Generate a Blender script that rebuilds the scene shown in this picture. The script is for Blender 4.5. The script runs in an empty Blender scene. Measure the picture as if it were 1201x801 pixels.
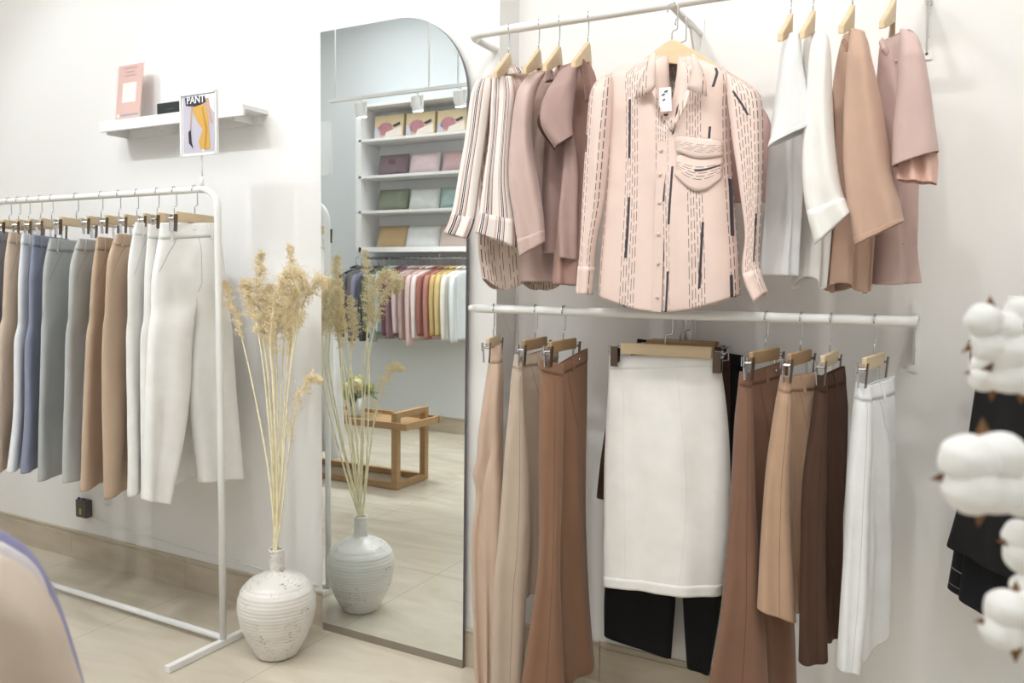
import bpy, math, random
import numpy as np
from mathutils import Vector
PI = math.pi
random.seed(7)
sc = bpy.context.scene
COL = sc.collection

# ------------------------------------------------------------------ camera
F = 946.47
H = 1.35
YAW, PIT, ROLL = .494669617, .0720093920, -.0131213485
cy_, sy_ = math.cos(YAW), math.sin(YAW); cp_, sp_ = math.cos(PIT), math.sin(PIT); cr_, sr_ = math.cos(ROLL), math.sin(ROLL)
fw = np.array([-sy_*cp_, cy_*cp_, -sp_]); rt = np.array([cy_, sy_, 0]); dn = np.cross(fw, rt)
M = np.stack([cr_*rt+sr_*dn, -sr_*rt+cr_*dn, fw])
CAM = np.array([0, 0, H])
def ray(x, y): return M.T @ np.array([(x-600.5)/F, (y-400.5)/F, 1.])
def atZ(x, y, z): d = ray(x, y); return d*((z-H)/d[2])+CAM
def atY(x, y, Y): d = ray(x, y); return d*(Y/d[1])+CAM
def pr(p): q = M @ (np.array(p, float)-CAM); return (q[0]/q[2]*F+600.5, q[1]/q[2]*F+400.5)
def atP(x, y, P0, ang):
    n = np.array([-math.sin(ang), math.cos(ang), 0]); d = ray(x, y)
    return d*(np.dot(n, P0)/np.dot(n, d))+CAM
W = 2.364      # face of the wall on the left
W2 = 2.50      # face of the recessed wall on the right
YB = -1.395    # wall behind the camera
YM = 2.340     # mirror glass
CEIL = 3.8
def mir(x, y, Yv): p = atY(x, y, Yv); return np.array([p[0], 2*YM-p[1], p[2]])

cd = bpy.data.cameras.new('camera'); cam = bpy.data.objects.new('camera', cd); COL.objects.link(cam)
from mathutils import Matrix
mw = Matrix.Identity(4)
for i in range(3):
    mw[i][0] = M[0][i]; mw[i][1] = -M[1][i]; mw[i][2] = -M[2][i]
mw[2][3] = H
cam.matrix_world = mw
cd.sensor_width = 36; cd.lens = F/1201*36; cd.clip_start = .05
cd.dof.use_dof = True; cd.dof.focus_distance = 2.7; cd.dof.aperture_fstop = 5.2
sc.camera = cam

# ------------------------------------------------------------------ materials
def lin(c):
    return tuple((v/255/12.92 if v/255 <= .04045 else ((v/255+.055)/1.055)**2.4) for v in c)+(1,)
MATS = {}
def mat(name, col, rough=.8, metal=0, var=.06, vscale=9, bump=0, bscale=400, sheen=0, emit=0, trans=0, coat=0, spec=.5, alpha=1):
    if name in MATS: return MATS[name]
    m = bpy.data.materials.new(name); m.use_nodes = True; nt = m.node_tree; b = nt.nodes['Principled BSDF']
    c = lin(col)
    b.inputs['Roughness'].default_value = rough; b.inputs['Metallic'].default_value = metal
    b.inputs['Specular IOR Level'].default_value = spec
    b.inputs['Sheen Weight'].default_value = sheen; b.inputs['Transmission Weight'].default_value = trans
    b.inputs['Coat Weight'].default_value = coat; b.inputs['Alpha'].default_value = alpha
    tc = nt.nodes.new('ShaderNodeTexCoord')
    ns = nt.nodes.new('ShaderNodeTexNoise'); ns.inputs['Scale'].default_value = vscale; ns.inputs['Detail'].default_value = 4
    nt.links.new(tc.outputs['Object'], ns.inputs['Vector'])
    rp = nt.nodes.new('ShaderNodeValToRGB'); e = rp.color_ramp.elements
    e[0].position = .25; e[1].position = .75
    e[0].color = tuple(max(0, v*(1-var)) for v in c[:3])+(1,); e[1].color = tuple(min(1, v*(1+var)) for v in c[:3])+(1,)
    nt.links.new(ns.outputs['Fac'], rp.inputs['Fac']); nt.links.new(rp.outputs['Color'], b.inputs['Base Color'])
    if emit:
        nt.links.new(rp.outputs['Color'], b.inputs['Emission Color']); b.inputs['Emission Strength'].default_value = emit
    if bump:
        n2 = nt.nodes.new('ShaderNodeTexNoise'); n2.inputs['Scale'].default_value = bscale; n2.inputs['Detail'].default_value = 3
        nt.links.new(tc.outputs['Object'], n2.inputs['Vector'])
        bp = nt.nodes.new('ShaderNodeBump'); bp.inputs['Strength'].default_value = bump; bp.inputs['Distance'].default_value = .002
        nt.links.new(n2.outputs['Fac'], bp.inputs['Height']); nt.links.new(bp.outputs['Normal'], b.inputs['Normal'])
    MATS[name] = m
    return m
def cloth(name, col, sheen=.15, rough=.9, bump=.25, bs=500): return mat(name, col, rough, 0, .05, 14, bump, bs, sheen)

def nodes(m): return m.node_tree, m.node_tree.nodes['Principled BSDF']
def mth(nt, op, a, b=None, c=None):
    n = nt.nodes.new('ShaderNodeMath'); n.operation = op
    for i, v in enumerate((a, b, c)):
        if v is None: continue
        if isinstance(v, (int, float)): n.inputs[i].default_value = v
        else: nt.links.new(v, n.inputs[i])
    return n.outputs[0]
def mixc(nt, fac, c1, c2):
    n = nt.nodes.new('ShaderNodeMix'); n.data_type = 'RGBA'
    nt.links.new(fac, n.inputs[0]) if not isinstance(fac, (int, float)) else None
    for i, c in ((6, c1), (7, c2)):
        if isinstance(c, tuple): n.inputs[i].default_value = c
        else: nt.links.new(c, n.inputs[i])
    return n.outputs[2]

def mat_wood(name, c1, c2, scale=1.0, rough=.5):
    m = mat(name, c1, rough, bump=.1, bscale=60)
    nt, b = nodes(m)
    tc = nt.nodes.new('ShaderNodeTexCoord'); mp = nt.nodes.new('ShaderNodeMapping'); mp.inputs['Scale'].default_value = (3*scale, 60*scale, 60*scale)
    nt.links.new(tc.outputs['Object'], mp.inputs[0])
    n = nt.nodes.new('ShaderNodeTexNoise'); n.inputs['Scale'].default_value = 1.0; n.inputs['Detail'].default_value = 5
    nt.links.new(mp.outputs[0], n.inputs['Vector'])
    nt.links.new(mixc(nt, n.outputs['Fac'], lin(c1), lin(c2)), b.inputs['Base Color'])
    return m
def mat_floor():
    m = mat('floor_tile', (208, 196, 176), .16, spec=.5)
    nt, b = nodes(m)
    g = nt.nodes.new('ShaderNodeNewGeometry')
    sx = nt.nodes.new('ShaderNodeSeparateXYZ'); nt.links.new(g.outputs['Position'], sx.inputs[0])
    X0 = atZ(297, 794, 0)[0]
    masks = []
    for o, p0, t in ((sx.outputs[0], X0, .8), (sx.outputs[1], 1.62, .8)):
        q = mth(nt, 'FRACT', mth(nt, 'MULTIPLY', mth(nt, 'ADD', o, 20*t-p0+.0015), 1/t))
        masks.append(mth(nt, 'LESS_THAN', q, .003/t))
    gm = mth(nt, 'MAXIMUM', *masks)
    mp = nt.nodes.new('ShaderNodeMapping'); mp.inputs['Rotation'].default_value = (0, 0, .5); mp.inputs['Scale'].default_value = (1.0, 3.4, 1)
    nt.links.new(g.outputs['Position'], mp.inputs[0])
    n = nt.nodes.new('ShaderNodeTexNoise'); n.inputs['Scale'].default_value = 1.8; n.inputs['Detail'].default_value = 8; n.inputs['Distortion'].default_value = 1.2
    nt.links.new(mp.outputs[0], n.inputs['Vector'])
    rp = nt.nodes.new('ShaderNodeValToRGB'); e = rp.color_ramp.elements
    e[0].position = .3; e[0].color = lin((196, 185, 165)); e[1].position = .72; e[1].color = lin((216, 207, 190))
    nt.links.new(n.outputs['Fac'], rp.inputs[0])
    nt.links.new(mixc(nt, gm, rp.outputs[0], lin((170, 160, 140))), b.inputs['Base Color'])
    return m
def mat_base():
    m = mat('skirting_tile', (196, 178, 150), .35, bump=.05, bscale=40)
    nt, b = nodes(m)
    g = nt.nodes.new('ShaderNodeNewGeometry'); mp = nt.nodes.new('ShaderNodeMapping'); mp.inputs['Scale'].default_value = (2, 2, 9)
    nt.links.new(g.outputs['Position'], mp.inputs[0])
    n = nt.nodes.new('ShaderNodeTexNoise'); n.inputs['Scale'].default_value = 2.2; n.inputs['Detail'].default_value = 6
    nt.links.new(mp.outputs[0], n.inputs['Vector'])
    rp = nt.nodes.new('ShaderNodeValToRGB'); e = rp.color_ramp.elements
    e[0].position = .3; e[0].color = lin((186, 173, 152)); e[1].position = .75; e[1].color = lin((206, 195, 176))
    nt.links.new(n.outputs['Fac'], rp.inputs[0]); nt.links.new(rp.outputs[0], b.inputs['Base Color'])
    return m
def mat_stripes():
    m = cloth('striped_cotton', (236, 226, 220)); nt, b = nodes(m)
    uv = nt.nodes.new('ShaderNodeUVMap'); s = nt.nodes.new('ShaderNodeSeparateXYZ'); nt.links.new(uv.outputs[0], s.inputs[0])
    q = mth(nt, 'FRACT', mth(nt, 'MULTIPLY', s.outputs[0], 1/.056))
    rp = nt.nodes.new('ShaderNodeValToRGB'); rp.color_ramp.interpolation = 'CONSTANT'
    wt, pk, nv, bk = lin((240, 232, 226)), lin((214, 188, 181)), lin((24, 26, 60)), lin((30, 24, 28))
    st = [(0, wt), (.22, pk), (.34, wt), (.40, nv), (.46, wt), (.50, nv), (.56, wt), (.62, pk), (.74, bk), (.78, wt)]
    e = rp.color_ramp.elements; e[0].position = 0; e[0].color = wt; e[1].position = .22; e[1].color = pk
    for p, c in st[2:]:
        k = e.new(p); k.color = c
    nt.links.new(q, rp.inputs[0]); nt.links.new(rp.outputs[0], b.inputs['Base Color'])
    return m
def mat_dashes(name, base, colw, per, duty, dash, lw=.09, dark=(52, 40, 44), rough=.55, sheen=.3, bars=()):
    m = cloth(name, base, sheen=sheen, rough=rough, bump=.08); nt, b = nodes(m)
    uv = nt.nodes.new('ShaderNodeUVMap'); s = nt.nodes.new('ShaderNodeSeparateXYZ'); nt.links.new(uv.outputs[0], s.inputs[0])
    u, v = s.outputs[0], s.outputs[1]
    uc = mth(nt, 'MULTIPLY', u, 1/colw); cid = mth(nt, 'FLOOR', uc)
    ln = mth(nt, 'LESS_THAN', mth(nt, 'ABSOLUTE', mth(nt, 'SUBTRACT', mth(nt, 'FRACT', uc), .5)), lw)
    cl = mth(nt, 'LESS_THAN', mth(nt, 'FRACT', mth(nt, 'ADD', mth(nt, 'MULTIPLY', u, 1/per), .28)), duty)
    rnd = mth(nt, 'FRACT', mth(nt, 'MULTIPLY', mth(nt, 'SINE', mth(nt, 'MULTIPLY', cid, 12.9898)), 43758.5))
    ds = mth(nt, 'LESS_THAN', mth(nt, 'FRACT', mth(nt, 'ADD', mth(nt, 'MULTIPLY', v, 1/dash), rnd)), .74)
    k = mth(nt, 'MULTIPLY', mth(nt, 'MULTIPLY', ln, cl), ds)
    src = b.inputs['Base Color'].links[0].from_socket
    res = mixc(nt, k, src, lin(dark)); acc = None
    for u0, u1, v0, v1, wd in bars:      # a bar from (u0,v0) to (u1,v1), wd wide
        t = mth(nt, 'MULTIPLY', mth(nt, 'SUBTRACT', v, v0), 1/(v1-v0))
        inr = mth(nt, 'LESS_THAN', mth(nt, 'ABSOLUTE', mth(nt, 'SUBTRACT', t, .5)), .5)
        dx = mth(nt, 'ABSOLUTE', mth(nt, 'SUBTRACT', mth(nt, 'SUBTRACT', u, u0), mth(nt, 'MULTIPLY', t, u1-u0)))
        q = mth(nt, 'MULTIPLY', inr, mth(nt, 'LESS_THAN', dx, wd/2)); acc = q if acc is None else mth(nt, 'MAXIMUM', acc, q)
    if acc is not None: res = mixc(nt, acc, res, lin((50, 44, 58)))
    nt.links.new(res, b.inputs['Base Color'])
    return m
def mat_check():
    m = cloth('checked_wool', (14, 15, 19), 0); nt, b = nodes(m)
    uv = nt.nodes.new('ShaderNodeUVMap'); s = nt.nodes.new('ShaderNodeSeparateXYZ'); nt.links.new(uv.outputs[0], s.inputs[0])
    a = mth(nt, 'LESS_THAN', mth(nt, 'FRACT', mth(nt, 'MULTIPLY', s.outputs[0], 1/.045)), .05)
    c = mth(nt, 'LESS_THAN', mth(nt, 'FRACT', mth(nt, 'MULTIPLY', s.outputs[1], 1/.045)), .05)
    nt.links.new(mixc(nt, mth(nt, 'MAXIMUM', a, c), lin((14, 15, 19)), lin((150, 150, 150))), b.inputs['Base Color'])
    return m
def mat_vase():
    m = mat('crackled_white_glaze', (226, 222, 216), .28, bump=.25, bscale=60, coat=.3); nt, b = nodes(m)
    g = nt.nodes.new('ShaderNodeTexCoord')
    n = nt.nodes.new('ShaderNodeTexNoise'); n.inputs['Scale'].default_value = 9; n.inputs['Detail'].default_value = 7; n.inputs['Distortion'].default_value = 2.5
    mp = nt.nodes.new('ShaderNodeMapping'); mp.inputs['Scale'].default_value = (1, 1, 2.8)
    nt.links.new(g.outputs['Object'], mp.inputs[0]); nt.links.new(mp.outputs[0], n.inputs['Vector'])
    n3 = nt.nodes.new('ShaderNodeTexNoise'); n3.inputs['Scale'].default_value = 7; nt.links.new(g.outputs['Object'], n3.inputs['Vector'])
    band = mth(nt, 'LESS_THAN', mth(nt, 'ABSOLUTE', mth(nt, 'SUBTRACT', n.outputs['Fac'], .5)), .006)
    k = mth(nt, 'MULTIPLY', band, mth(nt, 'GREATER_THAN', n3.outputs['Fac'], .50))
    src = b.inputs['Base Color'].links[0].from_socket
    nt.links.new(mixc(nt, k, src, lin((120, 108, 94))), b.inputs['Base Color'])
    return m

M_wall = mat('white_wall_paint', (240, 239, 237), .7, var=.01, vscale=2, bump=.12, bscale=180)
M_wallb = mat('dimmed_white_wall_paint', (226, 231, 234), .7, var=.01, vscale=2, bump=.1, bscale=180)  # back wall: its weaker light is put into a greyer white
M_ceil = mat('ceiling_paint', (228, 230, 232), .8, var=.01)
M_white = mat('white_powder_coat', (240, 240, 238), .35, var=.01)
M_lam = mat('white_laminate', (240, 240, 240), .4, var=.01)
M_chrome = mat('chrome', (205, 207, 212), .18, 1, var=.02)
M_dark = mat('dark_metal', (104, 88, 78), .3, .9)
M_wood = mat_wood('pale_hanger_wood', (228, 208, 174), (208, 184, 146))
M_wood2 = mat_wood('brown_hanger_wood', (184, 152, 112), (160, 126, 86))
M_bench = mat_wood('oak', (190, 156, 114), (160, 126, 86), .6)
M_mirror = mat('mirror_silvering', (240, 246, 247), .0, 1, var=0)
M_edge = mat('grey_mirror_backing', (120, 120, 126), .6)
M_floor, M_base = mat_floor(), mat_base()
M_grout = mat('grout', (232, 228, 218), .8)
M_stem = mat('dry_straw', (240, 230, 196), .8, var=.15, vscale=30)
M_plume = mat('dry_grass_seed', (238, 220, 182), .9, var=.2, vscale=60)
M_cotton = mat('cotton_fluff', (244, 243, 240), 1, var=.02, bump=.6, bscale=120, sheen=.4)
M_husk = mat('brown_husk', (128, 92, 58), .8, var=.2, vscale=40)
M_lens = mat('lit_lamp_face', (255, 250, 240), .5, emit=14)
M_clear = mat('clear_acrylic', (250, 250, 252), .05, var=0, alpha=.18, coat=1)
M_film = mat('clear_plastic_film', (250, 250, 250), .12, var=0, alpha=.10, coat=1, bump=1, bscale=35)

# ------------------------------------------------------------------ mesh helpers
class MB:
    def __init__(s): s.v = []; s.f = []; s.m = []; s.uv = []; s.mats = []
    def mi(s, m):
        if m not in s.mats: s.mats.append(m)
        return s.mats.index(m)
    def add(s, vs, fs, m, uvs=None):
        o = len(s.v); k = s.mi(m); s.v += [tuple(map(float, p)) for p in vs]
        s.uv += ([tuple(p) for p in uvs] if uvs is not None else [(0, 0)]*len(vs))
        for f in fs: s.f.append(tuple(i+o for i in f)); s.m.append(k)
    def box(s, c, h, m, dx=(1, 0, 0), dz=(0, 0, 1)):   # centre, half sizes, x axis, z axis
        c = np.array(c, float); dx = np.array(dx, float); dx /= np.linalg.norm(dx); dz = np.array(dz, float)
        dz = dz-np.dot(dz, dx)*dx; dz /= np.linalg.norm(dz); dy = np.cross(dz, dx)
        vs = [c+a*h[0]*dx+b*h[1]*dy+e*h[2]*dz for a in (-1, 1) for b in (-1, 1) for e in (-1, 1)]
        s.add(vs, [(0, 1, 3, 2), (4, 6, 7, 5), (0, 4, 5, 1), (2, 3, 7, 6), (0, 2, 6, 4), (1, 5, 7, 3)], m)
    def tube(s, pts, r, m, n=10, cap=True):
        pts = [np.array(p, float) for p in pts]; K = len(pts); rs = r if isinstance(r, (list, tuple)) else [r]*K
        vs = []; fs = []; up = None
        for i, p in enumerate(pts):
            t = pts[min(i+1, K-1)]-pts[max(i-1, 0)]; t = t/(np.linalg.norm(t)+1e-12)
            if up is None:
                a = np.array([0, 0, 1.]) if abs(t[2]) < .9 else np.array([1., 0, 0]); up = a-np.dot(a, t)*t
            else: up = up-np.dot(up, t)*t
            up = up/(np.linalg.norm(up)+1e-12); sd = np.cross(t, up)
            for k in range(n):
                a = 2*PI*k/n; vs.append(p+rs[i]*(math.cos(a)*up+math.sin(a)*sd))
        for i in range(K-1):
            for k in range(n):
                k2 = (k+1) % n; fs.append((i*n+k, i*n+k2, (i+1)*n+k2, (i+1)*n+k))
        if cap: fs.append(tuple(range(n-1, -1, -1))); fs.append(tuple((K-1)*n+k for k in range(n)))
        s.add(vs, fs, m)
    def lathe(s, prof, c, m, n=40):
        vs = []; fs = []
        for r, z in prof:
            for k in range(n): a = 2*PI*k/n; vs.append((c[0]+r*math.cos(a), c[1]+r*math.sin(a), c[2]+z))
        for i in range(len(prof)-1):
            for k in range(n): k2 = (k+1) % n; fs.append((i*n+k, i*n+k2, (i+1)*n+k2, (i+1)*n+k))
        fs.append(tuple(range(n-1, -1, -1))); s.add(vs, fs, m)
    def ball(s, c, r, m, n=12, k=8, lump=0, ax=None, seed=0):
        rr = (r, r, r) if isinstance(r, (int, float)) else r; rng = random.Random(seed); ph = [rng.uniform(0, 6) for _ in range(6)]
        vs = []; fs = []
        A = np.array(ax) if ax is not None else np.eye(3)
        for i in range(k+1):
            th = PI*i/k
            for j in range(n):
                a = 2*PI*j/n; d = np.array([math.sin(th)*math.cos(a), math.sin(th)*math.sin(a), math.cos(th)])
                q = 1+lump*(math.sin(3*d[0]+ph[0])*math.sin(4*d[1]+ph[1])+.6*math.sin(7*d[2]+ph[2]+2*d[0])+.4*math.sin(9*d[1]+ph[3]))
                vs.append(np.array(c)+A.T @ (d*np.array(rr)*q))
        for i in range(k):
            for j in range(n): j2 = (j+1) % n; fs.append((i*n+j, (i+1)*n+j, (i+1)*n+j2, i*n+j2))
        s.add(vs, fs, m)
    def build(s, name, parent=None, origin=None, smooth=False, bevel=0, solid=0, uv=False, sub=0):
        par = parent.get('_o') if parent is not None else None
        wo = np.array(origin if origin is not None else ((par if par is not None else (0, 0, 0))), float)
        me = bpy.data.meshes.new(name); me.from_pydata([tuple(np.array(p)-wo) for p in s.v], [], s.f)
        for m in s.mats: me.materials.append(m)
        me.polygons.foreach_set('material_index', s.m)
        if smooth: me.polygons.foreach_set('use_smooth', [True]*len(s.f))
        if uv:
            l = me.uv_layers.new(name='UVMap'); li = [0.0]*(2*len(me.loops))
            for i, lp in enumerate(me.loops): li[2*i], li[2*i+1] = s.uv[lp.vertex_index]
            l.data.foreach_set('uv', li)
        me.update()
        o = bpy.data.objects.new(name, me); COL.objects.link(o)
        if parent is not None:
            o.parent = parent; o.location = tuple(wo-np.array(par)) 
        else: o.location = tuple(wo)
        o['_o'] = [float(q) for q in wo]
        if solid:
            md = o.modifiers.new('solidify', 'SOLIDIFY'); md.thickness = solid; md.offset = 0
        if bevel:
            md = o.modifiers.new('bevel', 'BEVEL'); md.width = bevel; md.segments = 2; md.limit_method = 'ANGLE'
        if sub:
            md = o.modifiers.new('sub', 'SUBSURF'); md.levels = sub; md.render_levels = sub
        return o
def tag(o, label, cat, group=None, kind=None):
    o['label'] = label; o['category'] = cat
    if group: o['group'] = group
    if kind: o['kind'] = kind
    return o
def empty(name, loc):
    o = bpy.data.objects.new(name, None); COL.objects.link(o); o.location = tuple(float(v) for v in loc); o.empty_display_size = .05
    o['_o'] = [float(v) for v in loc]; return o
def struct(o): o['kind'] = 'structure'; return o
def one(fn, *a, **k): mb = MB(); getattr(mb, fn)(*a, **k); return mb
def lump(o, label): o['label'] = label; return o
def arc(c, r, a0, a1, ax1, ax2, n=8):
    ax1, ax2, c = map(lambda q: np.array(q, float), (ax1, ax2, c))
    return [c+r*(math.cos(a0+(a1-a0)*i/n)*ax1+math.sin(a0+(a1-a0)*i/n)*ax2) for i in range(n+1)]

# ------------------------------------------------------------------ room
XL, XR = -6.8, 2.2
XE = atY(583, 300, W)[0]     # where the left wall ends and the recess begins
def slab(name, x0, x1, y0, y1, z0, z1, m):
    mb = MB(); mb.box(((x0+x1)/2, (y0+y1)/2, (z0+z1)/2), (abs(x1-x0)/2, abs(y1-y0)/2, abs(z1-z0)/2), m); return struct(mb.build(name, origin=((x0+x1)/2, (y0+y1)/2, z0)))
slab('floor', XL-.1, XR+.1, YB-.1, W2+.1, -.06, 0, M_floor)
slab('ceiling', XL-.1, XR+.1, YB-.1, W2+.1, CEIL, CEIL+.06, M_ceil)
slab('wall_front', XL, XE, W, W2+.1, 0, CEIL, M_wall)
slab('wall_recess', XE, XR, W2, W2+.1, 0, CEIL, M_wall)
slab('wall_back', XL, XR, YB-.1, YB, 0, CEIL, M_wallb)
slab('wall_left', XL-.1, XL, YB-.1, W2+.1, 0, CEIL, M_wall)
slab('wall_right', XR, XR+.1, YB-.1, W2+.1, 0, CEIL, M_wall)
BH = .138
def baseboard(name, x0, x1, y, sgn, joint0, step=.8):
    mb = MB(); xs = [x0]; k = joint0
    while k > x0: k -= step
    k += step
    while k < x1: xs.append(k); k += step
    xs.append(x1)
    for a, b in zip(xs[:-1], xs[1:]):
        if b-a < .01: continue
        c = (a+b)/2; h = (b-a)/2-.001
        mb.box((c, y+sgn*.005, BH*.40), (h, .005, BH*.40), M_base)
        mb.box((c, y+sgn*.0065, BH*.83), (h, .0065, BH*.035), M_base)
        mb.box((c, y+sgn*.004, BH*.90), (h, .004, BH*.04), M_base)
        mb.box((c, y+sgn*.006, BH*.97), (h, .006, BH*.03), M_base)
    mb.box(((x0+x1)/2, y+sgn*.001, BH*.48), ((x1-x0)/2, .001, BH*.48), M_grout)
    return struct(mb.build(name, origin=((x0+x1)/2, y, 0)))
jx = atZ(219, 690, 0)[0]
baseboard('baseboard_front', XL, XE, W, -1, jx)
baseboard('baseboard_recess', XE, XR, W2, -1, atZ(720, 780, 0)[0])
baseboard('baseboard_back', XL, XR, YB, 1, 0)
mb = MB(); mb.box((XE+.006, (W+W2)/2, BH/2), (.006, (W2-W)/2, BH/2), M_base); struct(mb.build('baseboard_return', origin=(XE, W, 0)))

# ------------------------------------------------------------------ mirror
ml, mr = atY(378, 400, YM)[0], atY(546.5, 400, YM)[0]
mt = (atY(376, 38, YM)[2]+atY(470, 22, YM)[2])/2; mbz = .03
Rr = mt-atY(549, 112, YM)[2]; Rw = mr-atY(468, 22, YM)[0]
pts = [(ml, mbz), (mr, mbz)]
for i in range(25):
    a = PI/2*i/24; pts.append((mr-Rw+Rw*math.cos(a), mt-Rr+Rr*math.sin(a)))
pts.append((ml, mt))
def plate(pts, y0, y1, m, mside=None):
    n = len(pts); b = MB()
    b.add([(x, y0, z) for x, z in pts], [tuple(range(n))], m)
    vs = [(x, y0, z) for x, z in pts]+[(x, y1, z) for x, z in pts]
    b.add(vs, [(i, (i+1) % n, (i+1) % n+n, i+n) for i in range(n)]+[tuple(range(2*n-1, n-1, -1))], mside or m)
    return b
backing = plate([(x, z) for x, z in pts], YM+.001, YM+.0105, M_edge)
mirror = tag(backing.build('wall_mirror', origin=((ml+mr)/2, YM, 0)), 'tall frameless wall mirror with one rounded top corner behind the white vase', 'mirror')
plate(pts, YM-.004, YM, M_mirror, M_edge).build('mirror_glass', mirror)
fo = MB(); fo.box(((ml+mr)/2, YM+.004, .015), ((mr-ml)/2, .007, .015), mat('taupe_ledge', (140, 130, 118), .6)); lump(fo.build('bottom_ledge', mirror), 'grey ledge the glass stands on')

# ------------------------------------------------------------------ hangers (prototypes, then copies)
def hook_pts(z_end, r=.0165):
    p = arc((0, 0, 0), r, PI*1.12, 0, (1, 0, 0), (0, 0, 1), 12)
    p += [np.array(q, float) for q in ((r, 0, -.02), (r, 0, -.05), (r-.001, 0, -.0535), (.001, 0, -.0575), (0, 0, -.062), (0, 0, z_end))]
    return p
def proto_clip(wood):
    r = empty('clip_hanger', (0, 0, 0))
    b = MB(); b.tube(hook_pts(-.09), .0021, M_chrome, 8); b.build('hook', r, smooth=True)
    b = MB(); b.box((0, 0, -.102), (.105, .006, .0165), wood); b.build('bar', r, bevel=.003)
    for s in (-1, 1):
        b = MB(); x = s*.122
        b.box((x-s*.004, .010, -.127), (.0085, .0012, .030), M_chrome, dz=(0, .06, 1)); b.box((x-s*.004, -.010, -.127), (.0085, .0012, .030), M_dark, dz=(0, -.06, 1))
        b.tube([(x-s*.018, 0, -.102), (x+s*.012, 0, -.102)], .0022, M_chrome, 6)
        b.tube([(x+s*.004, -.009, -.112), (x+s*.004, .009, -.112)], .004, M_chrome, 8)
        b.tube([(x+s*.010, .009, -.100), (x+s*.016, .012, -.097), (x+s*.016, .012, -.120), (x+s*.006, .008, -.122)], .0014, M_chrome, 6)
        b.build('clip', r)
    return r
def proto_top(wood):
    r = empty('wooden_hanger', (0, 0, 0))
    b = MB(); b.tube(hook_pts(-.09), .0021, M_chrome, 8); b.build('hook', r, smooth=True)
    b = MB(); n = 24; vs = []; fs = []
    for i in range(n+1):
        x = -.19+.38*i/n; q = abs(x)/.19
        zt = -.078-.108*q**1.15; h = .042*max(0, 1-q)**.8+.022; y = .018*q*q
        for (dy, dz) in ((-.007, 0), (.007, 0), (.007, -1), (-.007, -1)): vs.append((x, y+dy, zt+dz*h))
    for i in range(n):
        for k in range(4): k2 = (k+1) % 4; fs.append((i*4+k, i*4+k2, i*4+4+k2, i*4+4+k))
    fs += [(3, 2, 1, 0), tuple(n*4+k for k in range(4))]
    b.add(vs, fs, wood); b.build('shoulder_bar', r, bevel=.003)
    return r
P_clip, P_clip2, P_top = proto_clip(M_wood), proto_clip(M_wood2), proto_top(M_wood)
protos = [P_clip, P_clip2, P_top]; used = {}
def hanger(proto, pos, ang, label, group, scale=1.0):
    c = proto.copy(); COL.objects.link(c)
    c.location = tuple(float(v) for v in pos); c.rotation_euler = (0, 0, float(ang)); c['label'] = label; c['category'] = 'hanger'; c['group'] = group
    c.scale = (scale,)*3
    for ch in proto.children:
        d = ch.copy(); COL.objects.link(d); d.parent = c
    return c

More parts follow.
